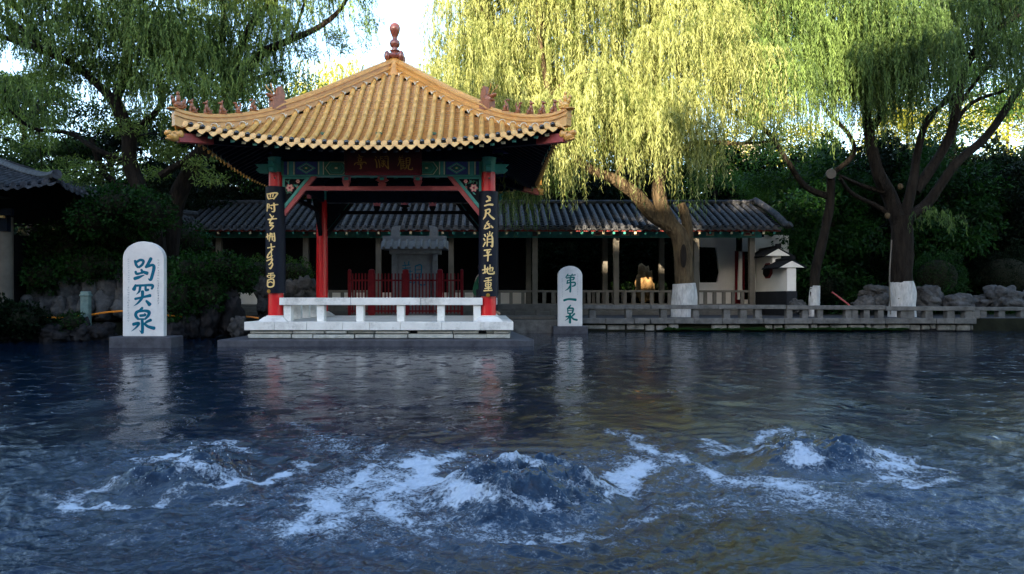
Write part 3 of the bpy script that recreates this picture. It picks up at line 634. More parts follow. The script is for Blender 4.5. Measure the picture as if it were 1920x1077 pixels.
# couplet boards on the front columns
for sx, cpx, chs, y0p, y1p, ox, seal, lab in ((-1, 517, CL, 349, 550, 495, (68, 862), 'navy board with gold characters on the left front column, topped by a boxed character'), (1, 916, CRt, 358, 556, 892, (94, 890), 'navy board with gold characters on the right front column, topped by three bars')):
    cx, cy = PC.x+sx*HS, PC.y-HS; r0 = .198; dd = cy-r0
    z0, z1 = Z(y1p, dd), Z(y0p, dd)
    cb_ = empty('couplet_board', (cx, dd, z0), lab, 'couplet board', 'couplet boards on the front columns')
    mb = MB(); n = 18; vs = []; A = 1.5
    for z in (z0, z1):
        for r in (r0+.012, r0-.014):
            for i in range(n+1):
                a = -A+2*A*i/n; vs.append((cx+math.sin(a)*r, cy-math.cos(a)*r, z))
    m = n+1; fs = []
    for i in range(n):
        fs += [(i, i+1, 2*m+i+1, 2*m+i), (m+i+1, m+i, 3*m+i, 3*m+i+1), (i+1, i, m+i, m+i+1), (2*m+i, 2*m+i+1, 3*m+i+1, 3*m+i)]
    fs += [(0, 2*m, 3*m, m), (n, m+n, 3*m+n, 2*m+n)]
    mb.add(vs, fs); mb.build('board', M['navy'], cb_, smooth=True)
    pc_ = 520 if sx < 0 else 916.5
    def mp_c(x, y, h):
        px, py = ox+x/3.98, 330+y/3.98
        s_ = (px-pc_)/F*dd; a = math.asin(max(-.98, min(.98, s_/r0)))*.98
        r = r0+.012+h; return Vector((cx+math.sin(a)*r, cy-math.cos(a)*r, Z(py, dd)))
    mb = MB(); cuts = [sum((5, 6, 4, 6, 3, 3, 7)[:q+1]) if sx < 0 else sum((3, 3, 4, 10, 5, 6, 7)[:q+1]) for q in range(7)]
    for i, (p_, w_) in enumerate(chs):
        if i in cuts: mb.build('gold_character', M['gold'], cb_); mb = MB()
        w_ = [q*1.3 for q in w_] if hasattr(w_, '__len__') else w_*1.3
        stroke(mb, p_, w_, mp_c, .008+i*.0001, 0, 4)
    mb.build('gold_character', M['gold'], cb_)
    mb = MB(); disc(mb, seal, 14, mp_c, .012); mb.build('seal', M['oldgold'], cb_)
# small red/cream details on brackets done; steles
def stele(name, px0, px1, ytop, ybase, yw, d, lab, chars, mpf, ink, bpx0, bpx1, side_cols):
    cx = X((px0+px1)/2, d); w_ = (px1-px0)/F*d; z0 = Z(ybase, d); z1 = Z(ytop, d); th = .15
    st = empty(name, (cx, d+th/2, 0), lab, 'stele', 'white inscribed steles in the pool')
    r = w_/2; zc = z1-r*.82
    pol = [(-r, z0), (r, z0)]+[(r*math.cos(t), zc+r*.82*math.sin(t)) for t in np.linspace(0, PI, 25)]
    mb = MB(); mb.prism([(a, b) for a, b in pol], (cx, d+th, 0), (1, 0, 0), (0, 0, 1), (0, -th, 0))
    mb.build('slab', M['steleW'], st, bevel=.012)
    mb = MB(); bx0, bx1 = X(bpx0, d-.1), X(bpx1, d-.1); mb.box(((bx0+bx1)/2, d+.12, z0/2-.25), (bx1-bx0, .62, z0+.5), taper=.985)
    mb.build('base', M['slab'], st, bevel=.025)
    for ch in chars:
        mb = MB()
        for i, s_ in enumerate(ch): stroke(mb, s_[0], [q*1.16 for q in s_[1]] if hasattr(s_[1], '__len__') else s_[1]*1.16, mpf, .004+i*.0002, 0, 6)
        mb.build('large_character', M[ink], st)
    mb = MB(); r2 = random.Random(9); q = 0
    for (x, y0, y1, g) in side_cols:
        y = y0
        while y < y1:
            for _ in range(4):
                q += 1; ax = x+r2.uniform(-g*.45, g*.45); ay = y+r2.uniform(0, g*.8); an = r2.choice([0, 0, PI/2, 2.4]); l = g*.5*r2.uniform(.5, 1)
                stroke(mb, [(ax-math.cos(an)*l/2, ay-math.sin(an)*l/2), (ax+math.cos(an)*l/2, ay+math.sin(an)*l/2)], g*.15, mpf, .003+q*.00003, 0, 1)
            y += g*1.5
    mb.build('small_inscription', M['faintink'], st)
    return st
D1 = 14.72; D2 = 20.35
stele('stele', 230, 307, 453, 631, 650, D1, 'tall round-topped white stele with three large blue characters, left of the pavilion', (BAO, TU, QUAN),
      lambda x, y, h: Vector((X(225+x/5.667, D1), D1-h, Z(450+y/5.667, D1))), 'inkblue', 207, 325, [(92, 200, 450, 16), (90, 500, 860, 18), (408, 210, 680, 18)])
stele('stele', 1046, 1092, 499, 612, 625, D2, 'smaller round-topped white stele with three teal characters, right of the pavilion', (DI, YI, QU2),
      lambda x, y, h: Vector((X(1000+x/5.986, D2), D2-h, Z(480+y/5.986, D2))), 'inkteal', 1036, 1102, [(326, 250, 455, 12), (497, 195, 435, 12)])
# ================================================================= SETTING
BANK = 21.45; PATHZ = .37
pool = [(-17, .55), (17.5, .55), (17.5, BANK+.25), (-4.6, BANK+.1), (-6.4, 20.6), (-8.6, 18.6), (-10.2, 17.3), (-17, 16.6)]
def ring_mesh():
    mb = MB(); O = [(-500, -500), (500, -500), (500, 500), (0, 500), (-120, 500), (-250, 500), (-400, 500), (-500, 500)]
    vs = [(x, y, PATHZ) for x, y in pool]+[(x, y, PATHZ) for x, y in O]+[(x, y, -.9) for x, y in pool]
    n = len(pool); fs = []
    for i in range(n):
        j = (i+1) % n; fs += [(i, n+i, n+j, j), (i, j, 2*n+j, 2*n+i)]
    mb.add(vs, fs); return mb
tag(ring_mesh().build('ground', M['soil']), kind='structure')
mb = MB(); mb.bx(-4.4, 17.4, BANK+.3, 25.7, PATHZ-.2, PATHZ+.006); tag(mb.build('path', M['paving']), kind='structure')
# ---------------------------------------------------------------- water
def vnoise(x, y, seed):
    r = np.random.default_rng(seed); G = r.random((256, 256)).astype(np.float32)
    xi = np.floor(x).astype(int); yi = np.floor(y).astype(int); fx = x-xi; fy = y-yi
    fx = fx*fx*fx*(fx*(fx*6-15)+10); fy = fy*fy*fy*(fy*(fy*6-15)+10)
    a = G[xi % 256, yi % 256]; b = G[(xi+1) % 256, yi % 256]; c = G[xi % 256, (yi+1) % 256]; d = G[(xi+1) % 256, (yi+1) % 256]
    return (a*(1-fx)+b*fx)*(1-fy)+(c*(1-fx)+d*fx)*fy-.5
def wpt(px, py): d = CAMZ*F/(py-VY); return X(px, d), d
def water():
    rows = [];  d = 1.0
    while d < 30: rows.append(d); d += max(.009, d*d*.0012)
    rows = np.array(rows); nc = 1250
    s = np.linspace(-1.25, 1.25, nc); s = s*(.62+.38*np.abs(s)/1.25)*1.0
    D_, S_ = np.meshgrid(rows, s, indexing='ij')
    x = D_*S_+.0; y = D_.copy()
    z = np.zeros_like(x)
    sp = [wpt(345, 893), wpt(985, 925), wpt(1535, 866)]; sr = [(.33, .10), (.38, .16), (.33, .12)]
    ag = .52+.72*np.exp(-((y-3.8)/4.6)**2)
    wx = x+.12*vnoise(x*2.1, y*2.1, 1)*2; wy = y+.12*vnoise(x*2.1, y*2.1, 2)*2
    for i, (f, a, ridg) in enumerate(((.9, .024, 0), (2.1, .020, 0), (4.3, .016, 1), (8, .0125, 1), (14, .0080, 1), (27, .0055, 1), (50, .0028, 0))):
        ca, sa = math.cos(i*1.3), math.sin(i*1.3)
        u = (wx*ca-wy*sa)*f*1.0+i*17.3; v = (wx*sa+wy*ca)*f*1.15+i*9.1
        n = vnoise(u, v, 10+i)
        if ridg: n = .25-np.sqrt(n*n+.002)*1.15
        fade = np.clip(1.5-y*y*.0012*f*3.2, 0, 1)
        z += n*a*ag*fade*1.3
    Fm = np.zeros_like(x); Mk = np.zeros_like(x)
    fx = x+.09*vnoise(x*4.5, y*4.5, 61)*2+.035*vnoise(x*14, y*14, 62)*2; fy = y+.09*vnoise(x*4.5, y*4.5, 63)*2+.035*vnoise(x*14, y*14, 64)*2
    for (cx, cy), (r, h) in zip(sp, sr):
        rr = np.hypot(x-cx, (y-cy)); an = np.arctan2(y-cy, x-cx)
        nr = rr/(r*(1+.35*vnoise(np.cos(an)*2+cx*3+9, np.sin(an)*2+9, 3)))
        bump = np.exp(-(nr**3.6)*1.0)*(1-.18*np.clip(1-nr, 0, 1))
        lump = 1+.75*vnoise(x*5, y*8, 5)+.50*vnoise(x*12, y*16, 6)+.30*(.25-np.abs(vnoise(x*21, y*26, 8)))*2
        z += h*bump*lump
        z -= .014*np.exp(-((nr-1.5)/.3)**2)
        z += .006*np.sin(rr*34-1)*np.exp(-((rr-r*2.2)/.5)**2)
        fr = np.hypot(fx-cx, (fy-cy)*1.0)/r
        Fm += .72*np.exp(-((fr-1.9)/.13)**2)*np.clip(.6+1.8*vnoise(np.cos(an)*2.2+cx, np.sin(an)*2.2+4, 7), 0, 1.5)
        Fm += .62*np.exp(-(fr/1.1)**4)*np.clip(.05+2.8*vnoise(x*7, y*11, 51), 0, 1.3)
        Fm += .26*np.exp(-((rr-.95)/.45)**2); Mk += .30*np.exp(-(nr/1.25)**4)+.35*np.exp(-((rr-.8)/.5)**2)
    def seg(pts, w, a):
        nonlocal Fm, Mk
        q = [wpt(*p) for p in pts]; best = np.full_like(x, 9.)
        for (x0, y0), (x1, y1) in zip(q[:-1], q[1:]):
            dx, dy = x1-x0, y1-y0; t = np.clip(((fx-x0)*dx+(fy-y0)*dy)/(dx*dx+dy*dy), 0, 1)
            best = np.minimum(best, np.hypot(fx-x0-t*dx, fy-y0-t*dy))
        Fm += a*np.exp(-(best/w)**2)+.25*a*np.exp(-(best/(w*2.6))**2); Mk += .5*a*np.exp(-(best/(w*3))**2)
    seg([(790, 872), (865, 850)], .075, 1.3); seg([(775, 850), (800, 900), (830, 945)], .075, .85); seg([(715, 838), (660, 895), (600, 940), (535, 995)], .045, .68)
    seg([(830, 945), (930, 965), (1060, 960)], .04, .7); seg([(1180, 880), (1185, 905), (1135, 945)], .06, 1.0); seg([(720, 880), (640, 960), (600, 990)], .10, .3)
    seg([(1150, 808), (1240, 850), (1350, 895), (1500, 925)], .07, .75); seg([(1310, 826), (1400, 850), (1530, 880)], .055, .9)
    seg([(1600, 835), (1690, 865), (1650, 905)], .07, .9); seg([(130, 935), (260, 945), (420, 915), (530, 880)], .035, .95); seg([(330, 855), (420, 825), (490, 850)], .06, .7); seg([(130, 935), (190, 900), (300, 858)], .05, .85)
    seg([(1430, 830), (1480, 800), (1500, 820)], .06, .9); seg([(980, 870), (980, 925)], .04, .8); seg([(1500, 930), (1680, 980)], .2, .35); seg([(560, 795), (640, 840)], .12, .5)
    seg([(760, 905), (740, 960), (900, 1000), (1100, 985)], .10, .45); seg([(330, 870), (350, 900)], .05, .8)
    Fm += .20*np.exp(-((x+.15)/1.1)**2-((y-3.3)/.7)**2)+.2*np.exp(-((x-1.6)/1.6)**2-((y-3.9)/.8)**2)+.15*np.exp(-((x+1.6)/1.3)**2-((y-3.4)/1.1)**2)
    Mk += .75*np.exp(-((x+.1)/1.0)**2-((y-3.3)/.6)**2)+.35*np.exp(-((x-1.5)/1.5)**2-((y-3.9)/.8)**2)+.2*np.exp(-((y-3.4)/1.2)**2)
    Fm *= 1+.6*vnoise(x*3.2, y*3.2, 21)
    z += .012*np.clip(Fm, 0, 1)*(vnoise(x*26, y*26, 22)+.6*vnoise(x*55, y*55, 23))
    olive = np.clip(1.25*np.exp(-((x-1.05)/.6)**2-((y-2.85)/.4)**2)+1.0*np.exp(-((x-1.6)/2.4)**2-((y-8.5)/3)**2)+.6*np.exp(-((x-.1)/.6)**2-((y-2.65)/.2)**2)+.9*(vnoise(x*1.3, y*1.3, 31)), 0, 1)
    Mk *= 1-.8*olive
    n = x.size; nr_, nc_ = x.shape
    co = np.empty((n, 3), np.float32); co[:, 0] = x.ravel(); co[:, 1] = y.ravel(); co[:, 2] = z.ravel()
    I = np.arange(n).reshape(nr_, nc_)
    q = np.stack([I[:-1, :-1], I[:-1, 1:], I[1:, 1:], I[1:, :-1]], -1).reshape(-1, 4)
    me = qmesh('water', co, q)
    for nm, arr in (('foam', Fm), ('olive', olive), ('milk', np.clip(Mk, 0, 1)), ('calm', 1-np.exp(-(y/8)**2))):
        a = me.attributes.new(nm, 'FLOAT', 'POINT'); a.data.foreach_set('value', arr.ravel().astype(np.float32))
    me.polygons.foreach_set('use_smooth', np.ones(len(q), bool))
    # flung drops above the upwellings
    r = np.random.default_rng(77); drops = []
    for (cx, cy), (rad, h) in zip(sp, sr):
        for _ in range(100):
            a = r.random()*2*PI; q_ = rad*1.3*math.sqrt(r.random()); px_, py_ = cx+math.cos(a)*q_, cy+math.sin(a)*q_
            j = int(np.argmin(np.abs(rows-py_))); i = int(np.argmin(np.abs(x[j]-px_)))
            drops.append((px_, py_, float(z[j, i])+abs(r.normal())*.018, .001+.003*r.random()**3))
    return me, drops
def qmesh(name, co, q):
    me = bpy.data.meshes.new(name); me.vertices.add(len(co)); me.vertices.foreach_set('co', np.ascontiguousarray(co, np.float32).ravel())
    k = q.shape[1]; me.loops.add(q.size); me.loops.foreach_set('vertex_index', q.astype(np.int32).ravel())
    me.polygons.add(len(q)); me.polygons.foreach_set('loop_start', np.arange(0, q.size, k, dtype=np.int32))
    try: me.polygons.foreach_set('loop_total', np.full(len(q), k, np.int32))
    except Exception: pass
    me.update(calc_edges=True); return me
def water_mat():
    m = bpy.data.materials.new('spring_water'); m.use_nodes = True; N = m.node_tree.nodes; L = m.node_tree.links
    b = N['Principled BSDF']; b.inputs['IOR'].default_value = 1.33
    def A(nm): a = N.new('ShaderNodeAttribute'); a.attribute_name = nm; return a.outputs['Fac']
    def NZ(sc_, det, rg, stretch=None, dist=0):
        g = N.new('ShaderNodeNewGeometry'); src = g.outputs['Position']
        if stretch: mp = N.new('ShaderNodeMapping'); mp.inputs['Scale'].default_value = stretch; L.new(src, mp.inputs[0]); src = mp.outputs[0]
        n = N.new('ShaderNodeTexNoise'); n.inputs['Scale'].default_value = sc_; n.inputs['Detail'].default_value = det; n.inputs['Roughness'].default_value = rg; n.inputs['Distortion'].default_value = dist
        L.new(src, n.inputs['Vector']); return n.outputs['Fac']
    def MT(op, a, b_, c=None, cl=False):
        n = N.new('ShaderNodeMath'); n.operation = op; n.use_clamp = cl
        for i, v in enumerate((a, b_, c)):
            if v is None: continue
            if isinstance(v, (int, float)): n.inputs[i].default_value = v
            else: L.new(v, n.inputs[i])
        return n.outputs[0]
    def MX(f, a, b_):
        n = N.new('ShaderNodeMix'); n.data_type = 'RGBA'; L.new(f, n.inputs[0])
        for i, v in ((6, a), (7, b_)):
            if isinstance(v, tuple): n.inputs[i].default_value = (*v, 1)
            else: L.new(v, n.inputs[i])
        return n.outputs[2]
    foam = A('foam')
    fine = NZ(12, 9, .75, dist=.4); fine2 = NZ(60, 6, .7, dist=.3)
    mixn = MT('ADD', MT('MULTIPLY', fine, .55), MT('MULTIPLY', fine2, .45))
    fm = MT('ADD', MT('MULTIPLY', foam, 1.7), MT('MULTIPLY_ADD', mixn, 12, -7.15))
    mask = MT('MULTIPLY', MT('MULTIPLY_ADD', fm, .75, 0, True), MT('MULTIPLY_ADD', foam, 1.15, .02, True))
    milk = MT('MULTIPLY', A('milk'), MT('MULTIPLY_ADD', fine, 3.4, -1.15, True))
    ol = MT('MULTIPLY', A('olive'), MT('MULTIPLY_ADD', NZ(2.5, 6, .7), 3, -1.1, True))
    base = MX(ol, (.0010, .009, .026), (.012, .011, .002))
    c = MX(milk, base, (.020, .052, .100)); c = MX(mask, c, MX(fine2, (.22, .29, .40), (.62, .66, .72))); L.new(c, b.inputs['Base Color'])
    L.new(MT('MULTIPLY_ADD', mask, .45, .045), b.inputs['Roughness'])
    h1 = NZ(24, 4, .6, (1, 1.3, 1), .5); h2 = NZ(70, 2, .5, (1, 1.2, 1)); h3 = NZ(1.7, 3, .5, (1.5, 1.0, 1), .6); h4 = NZ(4.5, 3, .55, (1, .75, 1), .3)
    near = MT('SUBTRACT', 1.2, A('calm')); h = MT('MULTIPLY', MT('ADD', MT('MULTIPLY', h1, .0055), MT('MULTIPLY', h2, .0014)), near); h = MT('ADD', h, MT('MULTIPLY', MT('MULTIPLY', h3, A('calm')), .022)); h = MT('ADD', h, MT('MULTIPLY', MT('MULTIPLY', MT('MAXIMUM', MT('SUBTRACT', h4, .56), 0), A('calm')), .23)); h = MT('ADD', h, MT('MULTIPLY', mask, .006))
    bp = N.new('ShaderNodeBump'); bp.inputs['Strength'].default_value = .9; bp.inputs['Distance'].default_value = 1.0; L.new(h, bp.inputs['Height']); L.new(bp.outputs[0], b.inputs['Normal'])
    return m
M['water'] = water_mat()
me, drops = water(); me.materials.append(M['water']); tag(link('water', me), kind='structure')
mb = MB()
for a_, b_, c_, r_ in drops: mb.ell((a_, b_, c_), (r_, r_, r_*1.4), 6, 4)
M['drop'] = mat('white_water_drop', (.6, .66, .74), .1, .05, 5, 0)
tag(mb.build('splash_drops', M['drop'], None, (0, 4, 0), smooth=True), 'fine white drops flung up above the three bubbling springs', 'splash', kind='stuff')
# ---------------------------------------------------------------- quay, railings
def blocks(mb, x0, x1, y, dep, z0, z1, lo, hi, r, gap=.012, jy=.012, jz=.004, skip=0, top=0):
    x = x0
    while x < x1-.02:
        L_ = min(r.uniform(lo, hi), x1-x)
        if r.random() >= skip: mb.box((x+L_/2, y+dep/2+r.uniform(-jy, jy), (z0+z1)/2+r.uniform(-jz, jz)), (L_-gap*r.uniform(.5, 1.4), dep, z1-z0-r.uniform(0, .01)-top*r.random()), rz=r.uniform(-.006, .006))
        x += L_
r = random.Random(5)
qx0 = X(1090, BANK); bx_ = X(1832, BANK)
qw = empty('quay_wall', (8, BANK, 0), 'low weathered stone quay edge with rubble course and moss along the right bank', 'quay wall')
mb = MB(); blocks(mb, qx0, bx_, BANK, .5, .22, PATHZ+.012, .45, .85, r); blocks(mb, bx_+.02, 17.4, BANK+.9, .5, .22, PATHZ+.012, .5, .9, r); mb.build('capstones', M['stone'], qw, bevel=.012)
mb = MB(); blocks(mb, qx0, bx_, BANK+.09, .5, .03, .21, .18, .75, r, .05, .04, .016, .12, .06); blocks(mb, bx_, 17.4, BANK+1.0, .5, .03, .21, .3, .9, r, .05, .04, .016, .3, .06); mb.build('rubble_course', M['quay'], qw, bevel=.03)
mb = MB(); mb.bx(qx0, 17.4, BANK+1.2, BANK+1.6, -.5, .3); mb.bx(qx0, bx_, BANK+.2, BANK+.7, -.5, .2); mb.build('backing', M['rockd'], qw)
mb = MB()
for i in range(100):
    x = r.uniform(X(1240, BANK), bx_-2); mb.ell((x, BANK+.05, .05+r.uniform(0, .03)), (r.uniform(.06, .25), .07, r.uniform(.02, .05)), 8, 5)
mb.build('moss_tufts', M['moss'], qw, smooth=True, kind='stuff')
def railing(label, x0, x1, y, posts, mt, zt, h=.13, pw=.14, w_=.3, cap=None, pz=PATHZ, grp='stone railings along the water'):
    o = empty('stone_railing', ((x0+x1)/2, y, pz), label, 'stone railing', grp)
    mb = MB(); x = x0
    n = max(1, round((x1-x0)/2.2)); L_ = (x1-x0)/n
    for i in range(n): mb.box((x0+L_*(i+.5), y+r.uniform(-.008, .008), zt-h/2), (L_-.01, w_, h))
    mb.build('rail', mt, o, bevel=.012)
    for px_ in posts:
        mb = MB(); mb.box((px_, y, (pz+zt-h)/2), (pw, w_*.75, zt-h-pz), taper=.97); mb.build('post', mt, o, bevel=.012)
    return o
yr = BANK+.22
def XR(p): return X(p, yr)
railing('long low stone railing on the quay just right of the smaller stele', XR(1092), XR(1470), yr, [XR(p) for p in (1110, 1178, 1243, 1303, 1361, 1392, 1420)], M['stone'], Z(572, yr), .12, .19)
railing('low stone railing before the white garden wall and the slim tree', XR(1472), XR(1655), yr, [XR(p) for p in (1478, 1507, 1535, 1588, 1600, 1622, 1648)], M['stone'], Z(573, yr), .12, .17)
railing('low stone railing before the thick whitewashed tree, ending at the bank corner', XR(1657), bx_, yr, [XR(p) for p in (1692, 1704, 1738, 1779, 1812, 1826)], M['stone'], Z(575, yr), .12, .22)
yr2 = BANK+1.15
railing('low stone railing at the far right edge set back behind the bank corner', bx_+.15, 17.3, yr2, [X(p, yr2) for p in (1840, 1874, 1915)]+[16.6], M['stone'], Z(576, yr2), .11, .2)
# ---------------------------------------------------------------- grey roofed corridor
CY = 26.6; FLC = Z(572, CY); cor = empty('covered_corridor', (0, CY, PATHZ), 'long covered walkway with grey tiled roof and beige posts behind the pavilion', 'corridor')
cx0, cx1 = X(345, 25.9), X(1462, 25.9)
mb = MB()
for i, (y0, z1) in enumerate(((25.75, PATHZ+.13), (26.05, PATHZ+.25), (26.35, FLC))): mb.bx(cx0-.5+.004*i, X(1418, 26)+.01*i, y0, 30.4-.01*i, PATHZ-.2, z1)
mb.build('stepped_base', M['stonel'], cor, bevel=.015)
EZ = Z(428, 25.75); RZ = Z(384, 28.3); EY, RY = 25.75, 28.3
def zc(x, v): t = (v)/(RY-EY); return RZ-(RZ-EZ)*(t*.92+.08*t*t)*1.0+.0
for k, T in ((0, lambda p: Vector((p[0], RY-p[1], p[2]))), (1, lambda p: Vector((p[0], RY+p[1], p[2])))):
    mb = MB(T); sp = .262; n = int((cx1-cx0)/sp); xs = [cx0+i*sp for i in range(n+1)]
    tile_rows(mb, xs, sp, lambda x: .08, lambda x: RY-EY, zc, .075, M['tile_g'], M['pan_g'], step=.16, arc=4)
    if k == 0: end_caps(mb, xs, sp, lambda x: RY-EY, zc, .075, M['tile_g'], .07)
    mb.build('tile_slope', None, cor, smooth=True)
mb = MB(); mb.tube([(cx0-.1, RY, RZ+.06), (cx1-.25, RY, RZ+.06), (cx1+.05, RY, RZ+.12)], .12, 10); mb.build('ridge', M['tile_g'], cor, smooth=True)
mb = MB(); mb.tube(cr([(cx1+.02, RY, RZ+.16), (cx1+.1, RY-.8, RZ-.18), (cx1+.15, RY-1.8, RZ-.62), (cx1+.2, EY+.05, EZ+.1), (cx1+.28, EY-.12, EZ+.13)]), .12, 10)
mb.build('gable_ridge', M['tile_g'], cor, smooth=True)
mb = MB(); mb.add([(cx0, EY+.1, EZ-.08), (cx1, EY+.1, EZ-.08), (cx1, RY, RZ-.1), (cx0, RY, RZ-.1), (cx0, 2*RY-EY, EZ-.08), (cx1, 2*RY-EY, EZ-.08)], [(0, 1, 2, 3), (3, 2, 5, 4)]); mb.build('roof_boarding', M['darkwood'], cor)
mb = MB(); mb.bx(cx0, cx1, EY+.06, EY+.1, EZ-.11, EZ-.035); mb.build('eave_fascia', M['fascia'], cor)
mb = MB(); x = cx0+.1; i = 0
while x < cx1:
    mb.use(M['darkwood']); mb.bar((x, EY+.9, EZ+.13), (x, EY+.08, EZ-.16), .07, .08); mb.use(M['teal' if i % 3 else 'cream']); mb.bar((x, EY+.079, EZ-.16), (x, EY+.07, EZ-.163), .075, .08); x += .37; i += 1
mb.build('rafters', None, cor, kind='stuff')
bt_, bb_ = Z(434, CY), Z(445, CY)
mb = MB(); mb.bx(cx0+.3, cx1-.3, CY-.06, CY+.06, bb_, bt_+.16); mb.build('front_beam', M['darkwood'], cor)
mb = MB(); mb.bx(cx0+.3, cx1-.4, CY-.085, CY-.061, bb_, bt_-.02); mb.use(M['teal']); mb.bx(cx0+.3, cx1-.4, CY-.1, CY-.062, bb_-.03, bb_+.02)
o_ = mb.build('painted_board', M['green'], cor)
mb = MB()
for px_ in (1120, 1140, 1172, 1190, 1330, 1400):
    mb = MB(); mb.use(M['cream']); mb.box((X(px_, CY), CY-.09, (bt_+bb_)/2), (.28, .012, .12)); mb.use(M['rail_red']); mb.box((X(px_, CY), CY-.1, (bt_+bb_)/2), (.15, .012, .06))
    mb.build('beam_painting', None, o_)
for px_ in (411, 574, 710, 846, 1003, 1155, 1305, 1409):
    x = X(px_, CY); mb = MB(); mb.bx(x-.095, x+.095, CY-.095, CY+.095, FLC, bt_+.1); mb.build('post', M['pillar'], cor, bevel=.012)
for px_ in (991, 1134, 1240):
    x = X(px_, 29.2); mb = MB(); mb.bx(x-.1, x+.1, 29.1, 29.3, FLC, Z(440, 29.2)+.3); mb.build('rear_post', M['pillar'], cor, bevel=.012)
# dark back wall on the left and the pale wall with openings on the right
yw = 29.6
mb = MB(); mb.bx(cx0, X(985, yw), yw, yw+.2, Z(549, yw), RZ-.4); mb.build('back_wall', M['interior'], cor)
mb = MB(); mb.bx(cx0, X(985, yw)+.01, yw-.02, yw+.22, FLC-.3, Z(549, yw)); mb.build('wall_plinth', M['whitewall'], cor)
def wall_with_hole(mb, x0, x1, z0, z1, y, th, hole):
    # hole: convex polygon (x, z) inside; ring of quads to the outer rectangle
    cxh = sum(p[0] for p in hole)/len(hole); czh = sum(p[1] for p in hole)/len(hole)
    corners = [(x0, z0), (x1, z0), (x1, z1), (x0, z1)]
    def proj(p):
        dx, dz = p[0]-cxh, p[1]-czh; t = 1e9
        if dx > 0: t = min(t, (x1-cxh)/dx)
        if dx < 0: t = min(t, (x0-cxh)/dx)
        if dz > 0: t = min(t, (z1-czh)/dz)
        if dz < 0: t = min(t, (z0-czh)/dz)
        return (cxh+dx*t, czh+dz*t)
    pts = [(p, proj(p)) for p in hole]
    for c_ in corners:                                # add a hole point along the corner direction
        an = math.atan2(c_[1]-czh, c_[0]-cxh); best = None; n = len(hole)
        for i in range(n):
            a, b = hole[i], hole[(i+1) % n]; ex, ez = b[0]-a[0], b[1]-a[1]; dx, dz = math.cos(an), math.sin(an)
            den = dx*ez-dz*ex
            if abs(den) < 1e-9: continue
            t = ((a[0]-cxh)*ez-(a[1]-czh)*ex)/den; u = ((a[0]-cxh)*dz-(a[1]-czh)*dx)/den
            if t > 0 and -1e-6 <= u <= 1+1e-6: best = (cxh+dx*t, czh+dz*t)
        if best: pts.append((best, c_))
    pts.sort(key=lambda q: math.atan2(q[0][1]-czh, q[0][0]-cxh)); n = len(pts); vs = []
    for yy in (y, y+th):
        for a, b in pts: vs += [(a[0], yy, a[1]), (b[0], yy, b[1])]
    fs = []
    for i in range(n):
        j = (i+1) % n; fs += [(2*i, 2*i+1, 2*j+1, 2*j), (2*n+2*i, 2*n+2*j, 2*n+2*j+1, 2*n+2*i+1), (2*i, 2*j, 2*n+2*j, 2*n+2*i), (2*i+1, 2*n+2*i+1, 2*n+2*j+1, 2*j+1)]
    mb.add(vs, fs)
ya = 28.9
def q_(px, py, d): return (X(px, d), Z(py, d))
mb = MB(); wall_with_hole(mb, X(1296, ya), X(1380, ya), FLC-.1, Z(440, ya), ya, .15, [q_(1312, 530, ya), q_(1345, 530, ya), q_(1349, 511, ya), q_(1343, 464, ya), q_(1310, 463, ya)][::-1])
mb.build('window_wall', M['whitewall'], cor)
yb = 28.2
mb = MB(); wall_with_hole(mb, X(1380, ya), X(1420, yb), FLC-.1, Z(436, yb), yb, .12, [q_(1384, 562, yb), q_(1411, 562, yb), q_(1408, 472, yb), q_(1387, 472, yb)][::-1])
mb.build('doorway_wall', M['whitewall'], cor)
mb = MB(); mb.box((X(1392, yb), yb+.3, (FLC+Z(470, yb))/2), (.36, .05, Z(470, yb)-FLC)); mb.build('door_leaf', M['darkred'], cor)
# corridor railing
def bal(label, p0, p1, step, d=CY, zt=None):
    o = empty('corridor_railing', (X((p0+p1)/2, d), d, FLC), label, 'railing', 'railings between the corridor posts')
    zt = Z(544.5, d); mb = MB(); mb.bx(X(p0, d)+.1, X(p1, d)-.1, d-.06, d+.06, zt-.075, zt); mb.bx(X(p0, d)+.1, X(p1, d)-.1, d-.05, d+.05, FLC, FLC+.04); mb.build('rail', M['pillar'], o, bevel=.008)
    n = round((p1-p0)/step)
    for i in range(1, n):
        x = X(p0+(p1-p0)*i/n, d); mb = MB(); mb.bx(x-.06, x+.06, d-.045, d+.045, FLC+.04, zt-.075); mb.build('baluster', M['pillar'], o, bevel=.006)
bal('beige balustrade left of the smaller stele, partly behind the right pavilion column', 846, 1003, 21)
bal('beige balustrade between corridor posts directly behind the smaller white stele', 1003, 1155, 17)
bal('beige balustrade between corridor posts in front of the ochre scholar rock', 1155, 1305, 17)
bal('beige balustrade at the right end of the corridor in front of the dark window opening', 1305, 1409, 16)
bal('beige balustrade seen behind the left pavilion columns', 574, 710, 22)
bal('rear balustrade glimpsed through the open bays of the corridor behind the scholar rock side', 1003, 1296, 18, 29.2)
